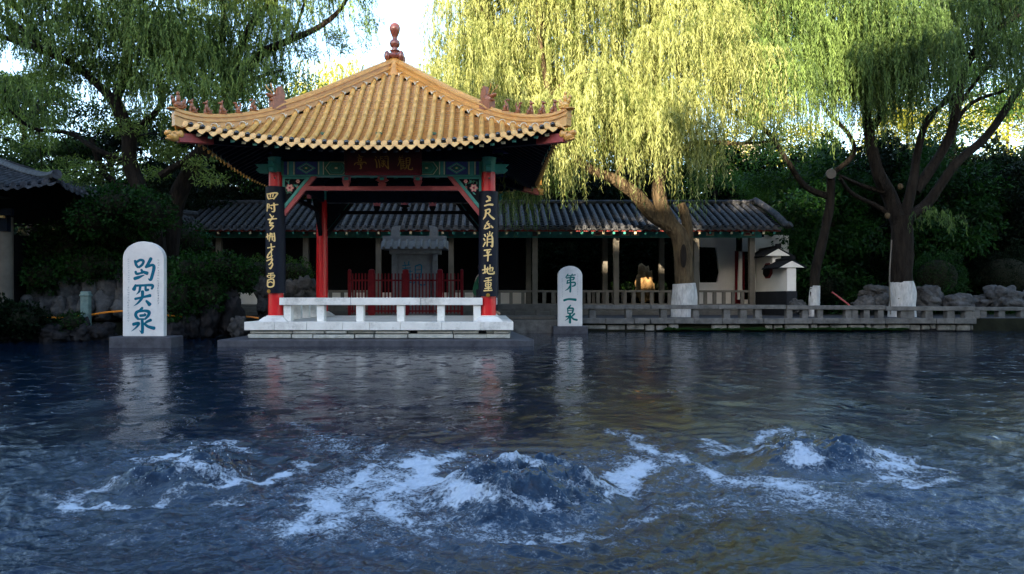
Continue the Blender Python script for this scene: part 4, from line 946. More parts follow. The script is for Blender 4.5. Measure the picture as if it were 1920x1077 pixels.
# end building walls
ew = empty('garden_wall', (9.94, 25.8, PATHZ), 'white stepped garden wall with small grey tiled caps, octagonal red window and dark base', 'garden wall')
XW = 9.94
def wallbox(y0, y1, zt): 
    mb = MB(); mb.bx(XW, XW+.29, y0, y1, Z(546, 24.5), zt); return mb
mb = wallbox(24.5, 25.75, Z(500, 24.5)); mb.bx(XW+.0, XW+.29, 25.75, 27.3, Z(546, 24.5), Z(480, 25.75)); mb.build('wall', M['whitewall'], ew)
mb = MB(); mb.bx(XW-.03, XW+.32, 24.47, 27.3, PATHZ-.1, Z(546, 24.5)); mb.build('plinth', M['charcoal'], ew, bevel=.01)
mb = MB(); mb.bx(X(1411, 27.35), XW+1.2, 27.32, 27.5, PATHZ, Z(441, 27.35)); mb.build('gable_wall', M['whitewall'], ew)
def wcap(y0, y1, zb, hw, h, name):
    mb = MB(); mb.use(M['whitewall']); xc = XW+.145
    mb.prism([(-hw, 0), (hw, 0), (0, h)], (xc, y0, zb), (1, 0, 0), (0, 0, 1), (0, .04, 0))
    for s in (-1, 1):
        y = y0
        while y < y1:
            L_ = .15; a = Vector((xc, y+.07, zb+h+.02)); b = Vector((xc+s*(hw+.09), y+.07, zb-.005))
            mb.use(M['pan_g']); mb.tube([a, a.lerp(b, .5)+Vector((0, 0, -.015)), b], .05, 6); mb.use(M['pan_g']); mb.bar(a+Vector((0, .07, -.02)), b+Vector((0, .07, -.01)), .09, .03); y += L_
    mb.use(M['pan_g']); mb.tube([(xc, y0-.03, zb+h+.07), (xc, y1, zb+h+.07)], .06, 8); mb.box((xc, y0+.02, zb+h+.1), (.16, .14, .14))
    return mb.build(name, None, ew, smooth=True)
wcap(24.45, 25.75, Z(502, 24.5), .40, .22, 'tile_cap'); wcap(25.6, 27.3, Z(480, 25.6), .42, .24, 'tile_cap')
mb = MB(); yo, zo = 26.15, Z(508, 26.15); pol = [(.46*math.cos(t), .29*math.sin(t)) for t in [PI/8+i*PI/4 for i in range(8)]]
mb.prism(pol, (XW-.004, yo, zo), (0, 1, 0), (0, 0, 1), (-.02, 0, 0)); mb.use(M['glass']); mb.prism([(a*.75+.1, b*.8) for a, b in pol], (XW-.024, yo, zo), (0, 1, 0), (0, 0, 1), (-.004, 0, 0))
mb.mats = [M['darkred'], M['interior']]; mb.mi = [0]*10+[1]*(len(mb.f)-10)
mb.build('octagonal_window', None, ew)
# ---------------------------------------------------------------- red picket fence at the back of the pavilion
yf = 20.95; zf_ = FLZ
fe = empty('picket_fence', (X(760, yf), yf, zf_), 'dark red wooden picket fence closing the back of the pavilion', 'fence')
tp = Z(507, yf)
for px_, w_ in ((655.5, .085), (697, .17), (760.5, .17), (825, .15), (866, .08)):
    mb = MB(); mb.box((X(px_, yf), yf, (zf_+tp)/2), (w_, .11, tp-zf_)); mb.ell((X(px_, yf), yf, tp), (w_*.5, .05, .035), 8, 6); mb.build('post', M['darkred'], fe, bevel=.01)
ed = [655.5, 697, 760.5, 825, 866]
for a, b, n in zip(ed[:-1], ed[1:], (6, 9, 9, 5)):
    mb = MB(); xa, xb = X(a, yf), X(b, yf)
    for z in (Z(526, yf), zf_+.12): mb.box(((xa+xb)/2, yf, z), (xb-xa, .04, .045))
    for i in range(1, n+1):
        x = xa+(xb-xa)*i/(n+1); mb.box((x, yf-.028, (zf_+.05+Z(513, yf))/2), (.036, .016, Z(513, yf)-zf_-.05))
    mb.build('picket_panel', M['darkred'], fe)
# stone tablet shelter
yh = 23.2; th_ = empty('stone_tablet', (X(777, yh), yh, PATHZ), 'grey stone tablet under a little carved tiled roof behind the red fence', 'stone tablet')
xc = X(777, yh)
def U(px): return X(px, yh)
mb = MB(); mb.bx(U(735), U(819), yh, yh+.3, PATHZ, Z(474, yh)); mb.build('slab', M['stonegrey'], th_, bevel=.02)
for a in (735, 811):
    mb = MB(); mb.bx(U(a), U(a+10), yh-.08, yh-.003, PATHZ, Z(476, yh)); mb.box((U(a+5), yh-.11, Z(484, yh)), (.13, .1, .2)); mb.build('side_pillar', M['stonegrey'], th_, bevel=.01)
mb = MB(); mb.bx(U(731), U(827), yh-.16, yh+.4, Z(477, yh), Z(468, yh)); mb.build('lintel', M['stonegrey'], th_, bevel=.015)
mb = MB(); zr0, zr1 = Z(468, yh), Z(452, yh)
mb.prism([(-.42, 0), (.42, 0), (.14, zr1-zr0), (-.14, zr1-zr0)], (U(716), yh+.12, zr0), (0, 1, 0), (0, 0, 1), (U(840)-U(716), 0, 0))
for i in range(9):
    x = U(722)+(U(834)-U(722))*i/8; mb.tube([(x, yh+.0, zr1+.02), (x, yh-.32, zr0+.03)], .05, 8)
mb.box((xc, yh+.12, zr1+.07), (U(838)-U(718), .2, .17))
for s, a in ((-1, 741), (1, 813)):
    x = U(a); pol = [(-.14, 0), (.14, 0), (.12, .2), (.15, .36), (-.10, .32), (-.14, .15)]
    if s > 0: pol = [(-p, q) for p, q in pol][::-1]
    mb.prism(pol, (x, yh+.03, zr1+.12), (1, 0, 0), (0, 0, 1), (0, .16, 0))
mb.build('tiled_roof', M['stonegrey'], th_, smooth=True, bevel=.008)
mb = MB()
for i, s_ in enumerate(GUAN): stroke(mb, s_[0], s_[1], lambda x, y, h: Vector((U(752+(x-1130)*.155), yh-.002-h, Z(490+(y-238)*.16, yh))), .006+i*.0002)
mb.build('carved_character', M['inkblue'], th_)
# ---------------------------------------------------------------- left hall at the frame edge
HC = Vector((-13.45, 20.5, 0)); HE = 4.0
hall = empty('side_hall', (HC.x, HC.y, PATHZ), 'grey roofed hall with upturned eave at the left edge of the photo', 'hall')
def hz(u): t = u/HE; return CAMZ+3.72-1.16*(t*1.25-.25*t*t)
def hroof(x, v): s = min(1, abs(x)/max(v, .01)); return hz(v)-.22*(v/HE)**3*(1-s**3)
hv = lambda x: HE-.12+.12*min(1.1, abs(x)/HE)**3
xs = [i*.25 for i in range(-15, 16)]
for k in range(4):
    mb = MB(rotT(k, HC)); tile_rows(mb, xs, .25, lambda x: abs(x)+.1, hv, hroof, .07, M['tile_g'], M['pan_g'], step=.15, arc=4); end_caps(mb, xs, .25, hv, hroof, .07, M['tile_g'], .07)
    mb.build('tile_slope', None, hall, smooth=True)
    mb = MB(rotT(k, HC)); vs = [(-3.8, 3.8, hroof(3.8, 3.8)-.1), (0, 3.75, hroof(0, 3.75)-.1), (3.8, 3.8, hroof(3.8, 3.8)-.1), (0, .1, hz(0)-.1)]; mb.add(vs, [(0, 1, 3), (1, 2, 3)]); mb.build('roof_boarding', M['darkwood'], hall)
for dx, dy in ((-1, -1), (1, -1), (1, 1), (-1, 1)):
    mb = MB(); mb.tube([(HC.x+dx*u, HC.y+dy*u, hz(u)+.06+.1*max(0, (u-3.2)/.8)**2) for u in np.linspace(0, 4.02, 14)], .11, 8); mb.build('hip_ridge', M['tile_g'], hall, smooth=True)
mb = MB(); mb.lathe((HC.x, HC.y, CAMZ+2.75), [(.4, 0), (.3, .12), (.2, .2), (.25, .3), (.1, .42)], 12); mb.build('roof_finial', M['stonegrey'], hall, smooth=True)
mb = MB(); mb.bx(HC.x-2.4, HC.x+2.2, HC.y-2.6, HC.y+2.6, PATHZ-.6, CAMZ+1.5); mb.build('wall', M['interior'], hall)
mb = MB(); xx, yy = HC.x+2.3, HC.y-2.75
mb.lathe((X(8, 17.7), 17.7, 0), [(.2, -.1), (.19, CAMZ+1.9)], 16); mb.build('corner_column', M['pillar'], hall, smooth=True)
mb = MB(); mb.bx(HC.x-2.6, X(18, 17.6), 17.5, 17.65, CAMZ+1.55, CAMZ+2.0); mb.use(M['darkblue']); mb.box((X(10, 17.4), 17.4, Z(398, 17.4)), (.35, .1, .16)); mb.use(M['gold']); mb.box((X(3, 17.4), 17.42, Z(402, 17.4)), (.08, .1, .16))
mb.build('bracket_beam', M['darkblue'], hall)
# ---------------------------------------------------------------- rocks
def rockmesh(name, c, s, m, seed, parent=None, sub=4, lab=None, grp=None, rough=.35, cat='rock', rz=None):
    bm = bmesh.new(); bmesh.ops.create_icosphere(bm, subdivisions=sub, radius=1); rr = random.Random(seed)
    off = Vector((rr.uniform(0, 99), rr.uniform(0, 99), rr.uniform(0, 99))); R = Matrix.Rotation(rz if rz is not None else rr.uniform(0, 6), 3, 'Z')
    for v in bm.verts:
        p = v.co.copy(); n = noise.fractal(p*1.0+off, 1, 2, 3)*rough*.9; vo = noise.voronoi(p*1.25+off)[0]; v2 = noise.voronoi(p*3.1+off)[0]
        cell = vo[1]-vo[0]; c2_ = v2[1]-v2[0]
        k_ = 1+n+.34*min(cell, .22)/.22-.26+.10*min(c2_, .15)/.15+.12*(noise.cell(p*1.6+off)-.5)*min(1, cell*6)+noise.fractal(p*6+off, 1, 2, 3)*.05
        q = p*k_
        q.z = max(q.z, -.75)
        e = R @ q if rz is None else q; v.co = Vector((e.x*s[0], e.y*s[1], e.z*s[2]))
    me = bpy.data.meshes.new(name); bm.to_mesh(me); bm.free(); me.materials.append(m)
    me.polygons.foreach_set('use_smooth', [True]*len(me.polygons))
    if parent is not None:
        o = link(name, me, parent); o.location = Vector(c)-WO[parent.name]
    else: o = link(name, me, None, c); tag(o, lab, cat, grp)
    return o
def rock(px0, px1, pyt, pyb, d, m, seed, lab, grp=None, dep=None, name='boulder', **kw):
    w_ = (px1-px0)/F*d/2*1.02; h = (pyb-pyt)/F*d/1.75
    return rockmesh(name, (X((px0+px1)/2, d), d, Z(pyb, d)+h*.75), (w_, dep or w_*.8, h), m, seed, lab=lab, grp=grp, **kw)
# stacked garden-rock wall on the left bank (mortared: one thing)
rw = empty('rock_wall', (X(130, 18.6), 18.6, PATHZ), 'wall of stacked grey limestone lumps below the creepers behind the tall stele', 'rock wall')
rr = random.Random(21); k = 0
for row, (yb_, yt_) in enumerate(((600, 555), (572, 522), (545, 498))):
    px_ = 22+row*16
    while px_ < 232:
        w_ = rr.uniform(22, 42)
        if row == 2 and 60 < px_ < 150 and rr.random() < .6: px_ += w_; continue
        hh = rr.uniform(.9, 1.25); d = 18.3+row*.22+rr.uniform(-.1, .1)
        sx_ = (w_+8)/F*d/2; sz = (yb_-yt_)*hh/F*d/1.6
        rockmesh('stone', (X(px_+w_/2, d), d, Z((yb_+yt_)/2, d)), (sx_, .35, sz), M['rock'], 100+k, rw, 3); k += 1; px_ += w_*.86
mb = MB(); mb.bx(X(15, 19), X(235, 19), 18.9, 19.3, 0, Z(530, 19)); mb.build('core', M['rockd'], rw)
rw2 = empty('rock_wall', (X(535, 20.5), 20.5, PATHZ), 'broken stacked stone wall between the shrubs and the red left column', 'rock wall')
for i, (a, b, t, bo) in enumerate(((480, 512, 526, 560), (505, 532, 560, 590), (535, 562, 528, 560), (556, 590, 523, 552), (545, 575, 548, 578), (572, 600, 545, 580), (520, 545, 575, 600), (484, 510, 556, 590), (590, 608, 552, 585), (486, 520, 582, 612))):
    d = 21.4; rockmesh('stone', (X((a+b)/2, d), d, Z((t+bo)/2, d)), ((b-a+6)/F*d/2, .3, (bo-t+6)/F*d/1.7), M['rock'], 160+i, rw2, 3)
def R_(l, *a, **k): return rock(*a, lab=l, **k)
R_('large smooth dark boulder at the water beside the left end of the pavilion slab', 404, 455, 546, 628, 18.6, M['rockd'], 1)
R_('narrow upright dark boulder left of the large smooth one under the shrub', 366, 412, 560, 632, 18.2, M['rockd'], 2)
R_('small jagged rock against the left corner of the pavilion platform', 430, 466, 595, 634, 18.0, M['rock'], 3)
for i, (a, b, t, bo, d) in enumerate(((20, 80, 602, 640, 16.9), (70, 130, 606, 642, 16.8), (120, 175, 600, 640, 17.0), (165, 215, 604, 641, 17.1), (300, 350, 604, 640, 17.5), (335, 375, 596, 640, 17.9), (-60, 30, 600, 645, 16.7))):
    rock(a, b, t, bo, d, M['rockd'], 30+i, 'low dark wet rock at the shaded water edge of the left bank', 'dark rocks along the left waterline')
rd = [('flat slab of dark rock lying on the rockery left of the thick whitewashed trunk', 1617, 1672, 536, 560, 25.2, 'rock'), ('broad cracked grey rock just right of the thick whitewashed trunk', 1712, 1768, 537, 578, 24.2, 'rock'),
      ('low rock below the round clipped bush', 1770, 1826, 552, 580, 24.0, 'rock'), ('biggest rounded pale boulder near the right edge', 1850, 1912, 537, 580, 24.0, 'rock'), ('small rock between the low rock and the biggest boulder', 1824, 1862, 556, 582, 24.2, 'rock'),
      ('low rock left of the thick whitewashed trunk under the flat slab', 1602, 1640, 556, 582, 24.6, 'rock'), ('squat rock tucked against the left side of the thick whitewashed trunk', 1635, 1668, 553, 582, 24.8, 'rock'), ('pale rock by the foot of the white garden wall', 1476, 1512, 564, 588, 23.6, 'rock'),
      ('stone half out of frame at the right edge', 1905, 1950, 545, 582, 24.2, 'rock'), ('stone block behind the railing right of the thick trunk', 1708, 1730, 575, 596, 23.4, 'rock')]
for i, (l, a, b, t, bo, d, m_) in enumerate(rd): rock(a, b, t, bo, d, M[m_], 60+i, l)
sr_ = rock(1193, 1226, 498, 566, 31.5, M['rocko'], 91, 'sunlit ochre scholar rock seen through the corridor', name='scholar_rock', rough=.35)
# hose, posts, pole
mb = MB(); mb.tube(cr([P(-30, 588, 17.4), P(20, 592, 17.4), P(60, 594, 17.4), P(110, 596, 17.3), P(160, 592, 17.3), P(200, 586, 17.2), P(240, 584, 17.2), P(300, 590, 17.3), P(400, 600, 18.7), P(455, 594, 18.8), P(485, 597, 18.8)], 5), .022, 6)
tag(mb.build('hose', M['orange'], None, P(160, 590, 17.3), smooth=True), 'orange hose strung along the left bank above the rocks', 'hose')
mb = MB(); c_ = P(161, 612, 17.2); mb.box((c_.x, c_.y, .62), (.2, .16, 1.0), taper=.95); mb.box((c_.x, c_.y, 1.03), (.23, .19, .05)); tag(mb.build('bollard', M['bollard'], None, (c_.x, c_.y, .1), bevel=.02), 'short pale green square post on the left bank carrying the hose', 'bollard')
mb = MB(); mb.tube([P(1560, 548, 24.6), P(1592, 572, 24.2), P(1600, 585, 24.2)], .03, 6); tag(mb.build('leaning_pole', M['rail_red'], None, P(1590, 580, 24.2), smooth=True), 'thin reddish pole leaning on the rocks between the two trunks', 'pole')
# wooden steps between pavilion and smaller stele
lst = empty('footbridge', (X(985, 21.3), 21.3, 0), 'low stone footbridge linking the pavilion to the bank behind the smaller stele', 'footbridge')
mb = MB(); mb.bx(X(930, 21.3), X(1040, 21.3), 20.95, 21.9, .36, .46); mb.build('deck', M['stonel'], lst, bevel=.015)
mb = MB(); mb.bx(X(928, 21.6), X(1046, 21.6), 21.7, 21.85, Z(580, 21.7), Z(571, 21.7)); mb.build('rail', M['stonel'], lst, bevel=.01)
for p in (962, 1008, 1036):
    mb = MB(); mb.box((X(p, 21.7), 21.78, (.46+Z(580, 21.7))/2), (.13, .13, Z(580, 21.7)-.46)); mb.build('post', M['stonel'], lst, bevel=.01)
for p in (975, 1022):
    mb = MB(); mb.box((X(p, 21.3), 21.4, .0), (.25, .8, .71)); mb.build('pier', M['stone'], lst, bevel=.02)
mb = MB(); mb.bx(PC.x-1.2, X(1040, 21.9), 20.6, 22.4, -.5, .355); tag(mb.build('bank', M['stone'], None, (0, 21.5, 0)), kind='structure')
mb = MB(); mb.bx(-4.4, 1.4, 21.35, 25.7, -.5, PATHZ+.003); tag(mb.build('paving', M['paving'], None, (0, 22, 0)), kind='structure')
# ================================================================= TREES AND PLANTS
def leafmesh(name, c, d, L, W, m, parent=None, loc=None, v=None, kind=None):
    n = len(c); rnd = rng.normal(size=(n, 3)); s = np.cross(d, rnd); s /= np.linalg.norm(s, axis=1, keepdims=True)+1e-9
    L = np.broadcast_to(L, n)[:, None]; W = np.broadcast_to(W, n)[:, None]
    mid = c+d*L*.45
    co = np.stack([c, mid+s*W*.5, c+d*L, mid-s*W*.5], 1).reshape(-1, 3)
    off = np.array(WO[parent.name] if parent is not None else Vector(loc or (0, 0, 0))); co = co-off
    me = qmesh(name, co, np.arange(4*n).reshape(-1, 4)); me.materials.append(m)
    if v is None: v = rng.random(n)
    a = me.attributes.new('v', 'FLOAT', 'POINT'); a.data.foreach_set('value', np.repeat(v, 4).astype(np.float32))
    o = link(name, me, parent, loc)
    if kind: o['kind'] = kind
    return o
def unit(a): return a/(np.linalg.norm(a, axis=1, keepdims=True)+1e-9)
def strands(centers, nst, rad, lmin, lmax, per=42, out=.3):
    """drooping willow strands around each centre -> leaf positions, directions"""
    cs = np.asarray(centers, float); n = len(cs)*nst; C_ = np.repeat(cs, nst, 0)
    an = rng.random(n)*2*PI; rr = np.sqrt(rng.random(n))*np.repeat(np.broadcast_to(rad, len(cs)), nst)
    a0 = C_+np.stack([np.cos(an)*rr, np.sin(an)*rr, (rng.random(n)-.2)*.35*np.repeat(np.broadcast_to(rad, len(cs)), nst)+.25*(1-(rr/np.max(rad))**2)], 1)
    ln = lmin+(lmax-lmin)*rng.random(n)**1.3; shade = rng.random(n)
    t = (np.arange(per)[None, :]+rng.random((n, per)))/per
    o = out*(.4+rng.random(n)); sw = rng.random(n)*6
    x = a0[:, 0:1]+np.cos(an)[:, None]*o[:, None]*(1-np.exp(-3*t))+.05*np.sin(t*5+sw[:, None])+ln[:, None]*.03*t
    y = a0[:, 1:2]+np.sin(an)[:, None]*o[:, None]*(1-np.exp(-3*t))+.05*np.cos(t*4+sw[:, None])
    z = a0[:, 2:3]+.12*np.sin(np.minimum(t*6, PI))-ln[:, None]*t**1.25
    c = np.stack([x, y, z], -1).reshape(-1, 3); m = len(c)
    d = rng.normal(size=(m, 3))*.30; d[:, 2] -= 1.0
    return c, unit(d), np.clip(np.repeat(shade, per)*.7+rng.random(m)*.3, 0, 1)
def puffs(centers, rads, per, flat=.6):
    cs = np.asarray(centers, float); n = len(cs); k = per; C_ = np.repeat(cs, k, 0); R_ = np.repeat(np.asarray(rads, float).reshape(n, -1), k, 0)
    p = rng.normal(size=(n*k, 3)); p = unit(p)*(rng.random((n*k, 1))**.45)
    if R_.shape[1] == 1: R_ = np.concatenate([R_, R_, R_*flat], 1)
    c = C_+p*R_; d = unit(rng.normal(size=(n*k, 3))+p*.8+np.array([0, 0, -.35]))
    return c, d, np.clip(np.repeat(rng.random(n), k)*.6+rng.random(n*k)*.4, 0, 1)
def limb(mb, pts, r0, r1, bump=.15, seg=10, n=5):
    q = cr(pts, n); k = len(q); mb.tube(q, [r0+(r1-r0)*(i/(k-1))**.8 for i in range(k)], seg, True, bump); return q
def twigs(mb, anchors, targets, r=.03, rr=None):
    A_ = [Vector(a) for a in anchors]; rr = rr or random
    for t in targets:
        t = Vector(t); a = min(A_, key=lambda q: (q-t).length+max(0, q.z-t.z)*.8)
        m_ = a.lerp(t, .5)+Vector((rr.uniform(-.2, .2), rr.uniform(-.2, .2), .15*(t-a).length))
        q = cr([a, m_, t], 4); L_ = (t-a).length; r0 = min(r*(.7+.35*L_), .11)
        mb.tube(q, [r0*(1-.85*i/(len(q)-1)) for i in range(len(q))], 5, False)
def scatter(px0, px1, py0, py1, d0, d1, n, test=None, seed=0):
    r = random.Random(seed); out = []
    while len(out) < n:
        px, py, d = r.uniform(px0, px1), r.uniform(py0, py1), r.uniform(d0, d1)
        if test and not test(px, py): continue
        out.append(tuple(P(px, py, d)))
    return out
# ---- big sunlit willow
D = 23.0
gw = empty('willow_tree', (X(1282, D), D, PATHZ), 'huge sunlit golden willow with whitewashed base leaning over the corridor roof', 'tree')
mb = MB(); q = limb(mb, [P(1280, 600, D), P(1283, 560, D), P(1282, 505, D), P(1276, 450, D), P(1258, 425, D), P(1222, 400, D), P(1190, 362, D-.3), P(1150, 335, D-.6)], .36, .17, .2, 16)
tr = q[:]
q = limb(mb, [P(1262, 430, D), P(1240, 385, D), P(1236, 335, D), P(1250, 290, D+.2), P(1240, 240, D+.3), P(1225, 150, D), P(1230, 30, D)], .26, .10, .2, 12); tr += q
q = limb(mb, [P(1150, 335, D-.6), P(1095, 310, D-.8), P(1060, 262, D-1), P(1030, 180, D-1), P(1010, 60, D-1)], .17, .06, .2, 10); tr += q
q = limb(mb, [P(1284, 520, D), P(1290, 440, D+.1), P(1283, 400, D+.1), P(1276, 382, D+.1)], .2, .13, .2, 12)
q = limb(mb, [P(1245, 300, D+.2), P(1300, 270, D+.6), P(1345, 268, D+.9), P(1400, 268, D+1), P(1420, 240, D+1)], .12, .05, .1, 8); tr += q
q = limb(mb, [P(1225, 160, D), P(1310, 60, D), P(1350, -60, D)], .1, .05); tr += q
q = limb(mb, [P(1060, 262, D-1), P(960, 150, D-.5), P(900, 40, D)], .1, .04); tr += q
tk = mb.build('trunk', M['bark2'], gw, smooth=True)
mb = MB(); limb(mb, [P(1280, 606, D), P(1283, 560, D), P(1282, 532, D)], .375, .35, .2, 16, 4); mb.build('whitewash_band', M['lime'], tk, smooth=True)
mb = MB(); c_ = P(1282, 480, D-.33); mb.prism([(.09*math.cos(t), .36*math.sin(t)) for t in np.linspace(0, 2*PI, 15)[:-1]], c_, (1, 0, 0), (0, 0, 1), (0, .2, 0)); mb.build('pruned_scar', M['bark'], tk)
def gtest(px, py):
    if py < -250: return False
    lim = 270-max(0, (1040-px))*.9 if px < 1040 else 215
    if px > 1290: lim = 215-(px-1290)*.8
    return py < lim
cen = scatter(845, 1415, -230, 250, D-2.4, D+3.2, 150, gtest, 5)
lo_ = scatter(1010, 1290, 160, 235, D-2.4, D+2.0, 30, None, 6)+scatter(1150, 1300, 235, 285, D-1.5, D+2, 12, None, 66)
mb = MB(); twigs(mb, [tuple(a) for a in tr], cen+lo_[:20], .03, random.Random(4)); mb.build('boughs', M['bark2'], gw)
c, d, v = strands(cen, 52, .82, .9, 3.0, 56); c2, d2, v2 = strands(lo_, 50, .75, .4, 1.15, 36)
# upper crown filling
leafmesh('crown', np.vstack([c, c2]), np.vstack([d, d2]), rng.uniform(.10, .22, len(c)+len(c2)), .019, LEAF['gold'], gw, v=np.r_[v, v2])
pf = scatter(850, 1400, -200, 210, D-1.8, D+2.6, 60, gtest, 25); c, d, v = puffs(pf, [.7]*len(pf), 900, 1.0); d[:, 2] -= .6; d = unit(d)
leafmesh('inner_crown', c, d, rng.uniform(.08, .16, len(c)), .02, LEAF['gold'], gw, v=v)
# lower fringe over the corridor roof: shade put in as a darker leaf colour
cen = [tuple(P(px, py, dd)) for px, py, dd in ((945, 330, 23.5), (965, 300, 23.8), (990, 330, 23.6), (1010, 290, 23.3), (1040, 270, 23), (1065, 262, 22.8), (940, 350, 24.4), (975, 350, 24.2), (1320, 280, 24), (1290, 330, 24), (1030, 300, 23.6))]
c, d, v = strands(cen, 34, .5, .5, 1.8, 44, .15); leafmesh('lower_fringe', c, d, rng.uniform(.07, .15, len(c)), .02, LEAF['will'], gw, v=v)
# ---- slim tree with whitewashed base
D = 23.6
st_ = empty('willow_tree', (X(1527, D), D, PATHZ), 'slim dark leaning tree with whitewashed base beside the white garden wall', 'tree')
mb = MB(); tr = limb(mb, [P(1526, 604, D), P(1527, 560, D), P(1529, 510, D), P(1545, 440, D), P(1556, 380, D), P(1558, 325, D)], .16, .13, .15, 12)
tr += limb(mb, [P(1556, 370, D), P(1510, 350, D), P(1475, 300, D), P(1440, 250, D+.3), P(1385, 215, D+.6), P(1340, 180, D+.6)], .11, .05)
tr += limb(mb, [P(1558, 328, D), P(1600, 290, D), P(1590, 250, D), P(1545, 200, D), P(1530, 120, D)], .09, .04)
tr += limb(mb, [P(1440, 250, D+.3), P(1420, 215, D+.3), P(1470, 180, D)], .05, .025)
tr += limb(mb, [P(1345, 268, D+1), P(1410, 268, D+1), P(1475, 262, D+.5)], .05, .03)
tk = mb.build('trunk', M['bark'], st_, smooth=True)
mb = MB(); limb(mb, [P(1526, 606, D), P(1527, 560, D), P(1528, 536, D)], .172, .158, .15, 12, 4); mb.build('whitewash_band', M['lime'], tk, smooth=True)
mb = MB(); c_ = P(1558, 326, D-.2); mb.lathe((0, 0, 0), [(.15, -.05), (.16, .02), (.11, .035), (.05, .03)], 14); mb.v = [tuple(c_+Vector((x, -z, y))) for x, y, z in mb.v]; mb.build('pruned_stub', M['pale'], tk, smooth=True)
cen = scatter(1385, 1640, -150, 150, D-2.4, D+1.5, 70, None, 8)
mb = MB(); twigs(mb, [tuple(a) for a in tr], cen, .025, random.Random(5)); mb.build('boughs', M['bark'], st_)
c, d, v = strands(cen, 50, .8, .8, 2.8, 50); leafmesh('crown', c, d, rng.uniform(.09, .19, len(c)), .02, LEAF['hazy'], st_, v=v)
# ---- thick right tree
D = 23.2
bt = empty('willow_tree', (X(1692, D), D, PATHZ), 'thick dark willow with whitewashed base forking into wide black limbs at the right', 'tree')
mb = MB(); tr = limb(mb, [P(1692, 604, D), P(1692, 560, D), P(1690, 500, D), P(1692, 440, D), P(1690, 405, D)], .36, .30, .18, 16)
for pts, a, b in (([(1688, 420), (1668, 370), (1645, 320), (1630, 250), (1618, 170), (1600, 100), (1560, 70)], .26, .07), ([(1700, 410), (1740, 380), (1790, 310), (1850, 255), (1895, 190), (1935, 120), (1960, 40)], .18, .08),
                  ([(1695, 415), (1712, 340), (1722, 280), (1742, 220), (1790, 180)], .17, .07), ([(1715, 360), (1775, 270), (1795, 200), (1810, 130), (1850, 70), (1925, 20)], .17, .07), ([(1780, 250), (1820, 195), (1885, 170)], .09, .04), ([(1722, 280), (1735, 240), (1790, 160)], .08, .04), ([(1630, 250), (1655, 200), (1640, 120), (1650, 20)], .12, .05), ([(1660, 360), (1620, 350), (1575, 330)], .09, .05), ([(1690, 420), (1650, 390), (1600, 365), (1575, 335)], .09, .05), ([(1795, 200), (1840, 140), (1880, 90)], .07, .03)):
    tr += limb(mb, [P(x, y, D+rng.uniform(-.4, .4)*min(1, i)) for i, (x, y) in enumerate(pts)], a, b)
tk = mb.build('trunk', M['bark'], bt, smooth=True)
mb = MB(); limb(mb, [P(1692, 608, D), P(1692, 560, D), P(1691, 528, D)], .40, .335, .15, 16, 4); mb.build('whitewash_band', M['lime'], tk, smooth=True)
mb = MB(); mb.tube(cr([P(1672, 450, D-.3), P(1668, 520, D-.38), P(1670, 590, D-.42)]), .02, 5); mb.build('cable', M['pillar'], tk)
for (a, b) in ((1664, 405), (1688, 350)):
    mb = MB(); mb.ell(P(a, b, D-.25), (.08, .09, .1)); mb.build('pruned_stub', M['bark2'], tk, smooth=True)
cen = scatter(1590, 1980, -160, 135, D-2.6, D+2.2, 92, None, 12)
cen += scatter(1580, 1700, 60, 180, D-1.8, D+1, 14, None, 13)
mb = MB(); twigs(mb, [tuple(a) for a in tr], cen, .025, random.Random(6)); mb.build('boughs', M['bark'], bt)
c, d, v = strands(cen, 36, .8, .6, 2.3, 46); sm = scatter(1690, 1800, 395, 420, D-.6, D, 5, None, 2); c2, d2, v2 = strands(sm, 8, .2, .2, .5, 20, .2)
leafmesh('crown', np.vstack([c, c2]), np.vstack([d, d2]), rng.uniform(.08, .17, len(c)+len(c2)), .024, LEAF['will'], bt, v=np.r_[v, v2])
# ---- left willow with limbs against the sky
D = 20.5
lw = empty('willow_tree', (X(318, D), D, PATHZ), 'big dark willow behind the left roof end with limbs against the sky', 'tree')
mb = MB(); tr = limb(mb, [P(316, 520, D), P(320, 450, D), P(330, 380, D), P(358, 320, D), P(395, 260, D), P(425, 190, D+.2)], .27, .2, .18, 14)
for pts, a, b in (([(425, 190), (470, 120), (500, 95), (545, 75), (600, 50), (640, 15), (660, -30)], .17, .04), ([(425, 190), (445, 110), (470, 50), (490, 20), (540, -20)], .15, .06), ([(430, 175), (470, 150), (530, 132)], .07, .04), ([(395, 260), (360, 190), (330, 120), (280, 60), (250, -10)], .13, .05), ([(425, 190), (415, 100), (420, 20), (400, -50)], .14, .06), ([(545, 75), (560, 40), (575, -10)], .05, .03)):
    tr += limb(mb, [P(x, y, D+.2+(.0 if i < 1 else rng.uniform(-.3, .3))) for i, (x, y) in enumerate(pts)], a, b)
mb.build('trunk', M['bark'], lw, smooth=True)
cen = scatter(230, 640, -160, 95, D-1.6, D+2.2, 62, lambda px, py: not (px > 560 and py > 10) and not (px > 500 and py > 50), 15)
cen += scatter(330, 520, 80, 170, D-1.4, D+1.5, 12, None, 16)
mb = MB(); twigs(mb, [tuple(a) for a in tr], cen, .025, random.Random(7)); mb.build('boughs', M['bark'], lw)
c, d, v = strands(cen, 40, .75, .5, 1.5, 34); sm = scatter(430, 700, 20, 175, D, D+2, 40, lambda px, py: py < 180-(px-430)*.35 and rng.random() < .8, 17)
c2, d2, v2 = puffs(sm, [.35]*len(sm), 130)
leafmesh('crown', np.vstack([c, c2]), np.vstack([d, d2]), rng.uniform(.07, .15, len(c)+len(c2)), .026, LEAF['hazy'], lw, v=np.r_[v, v2])
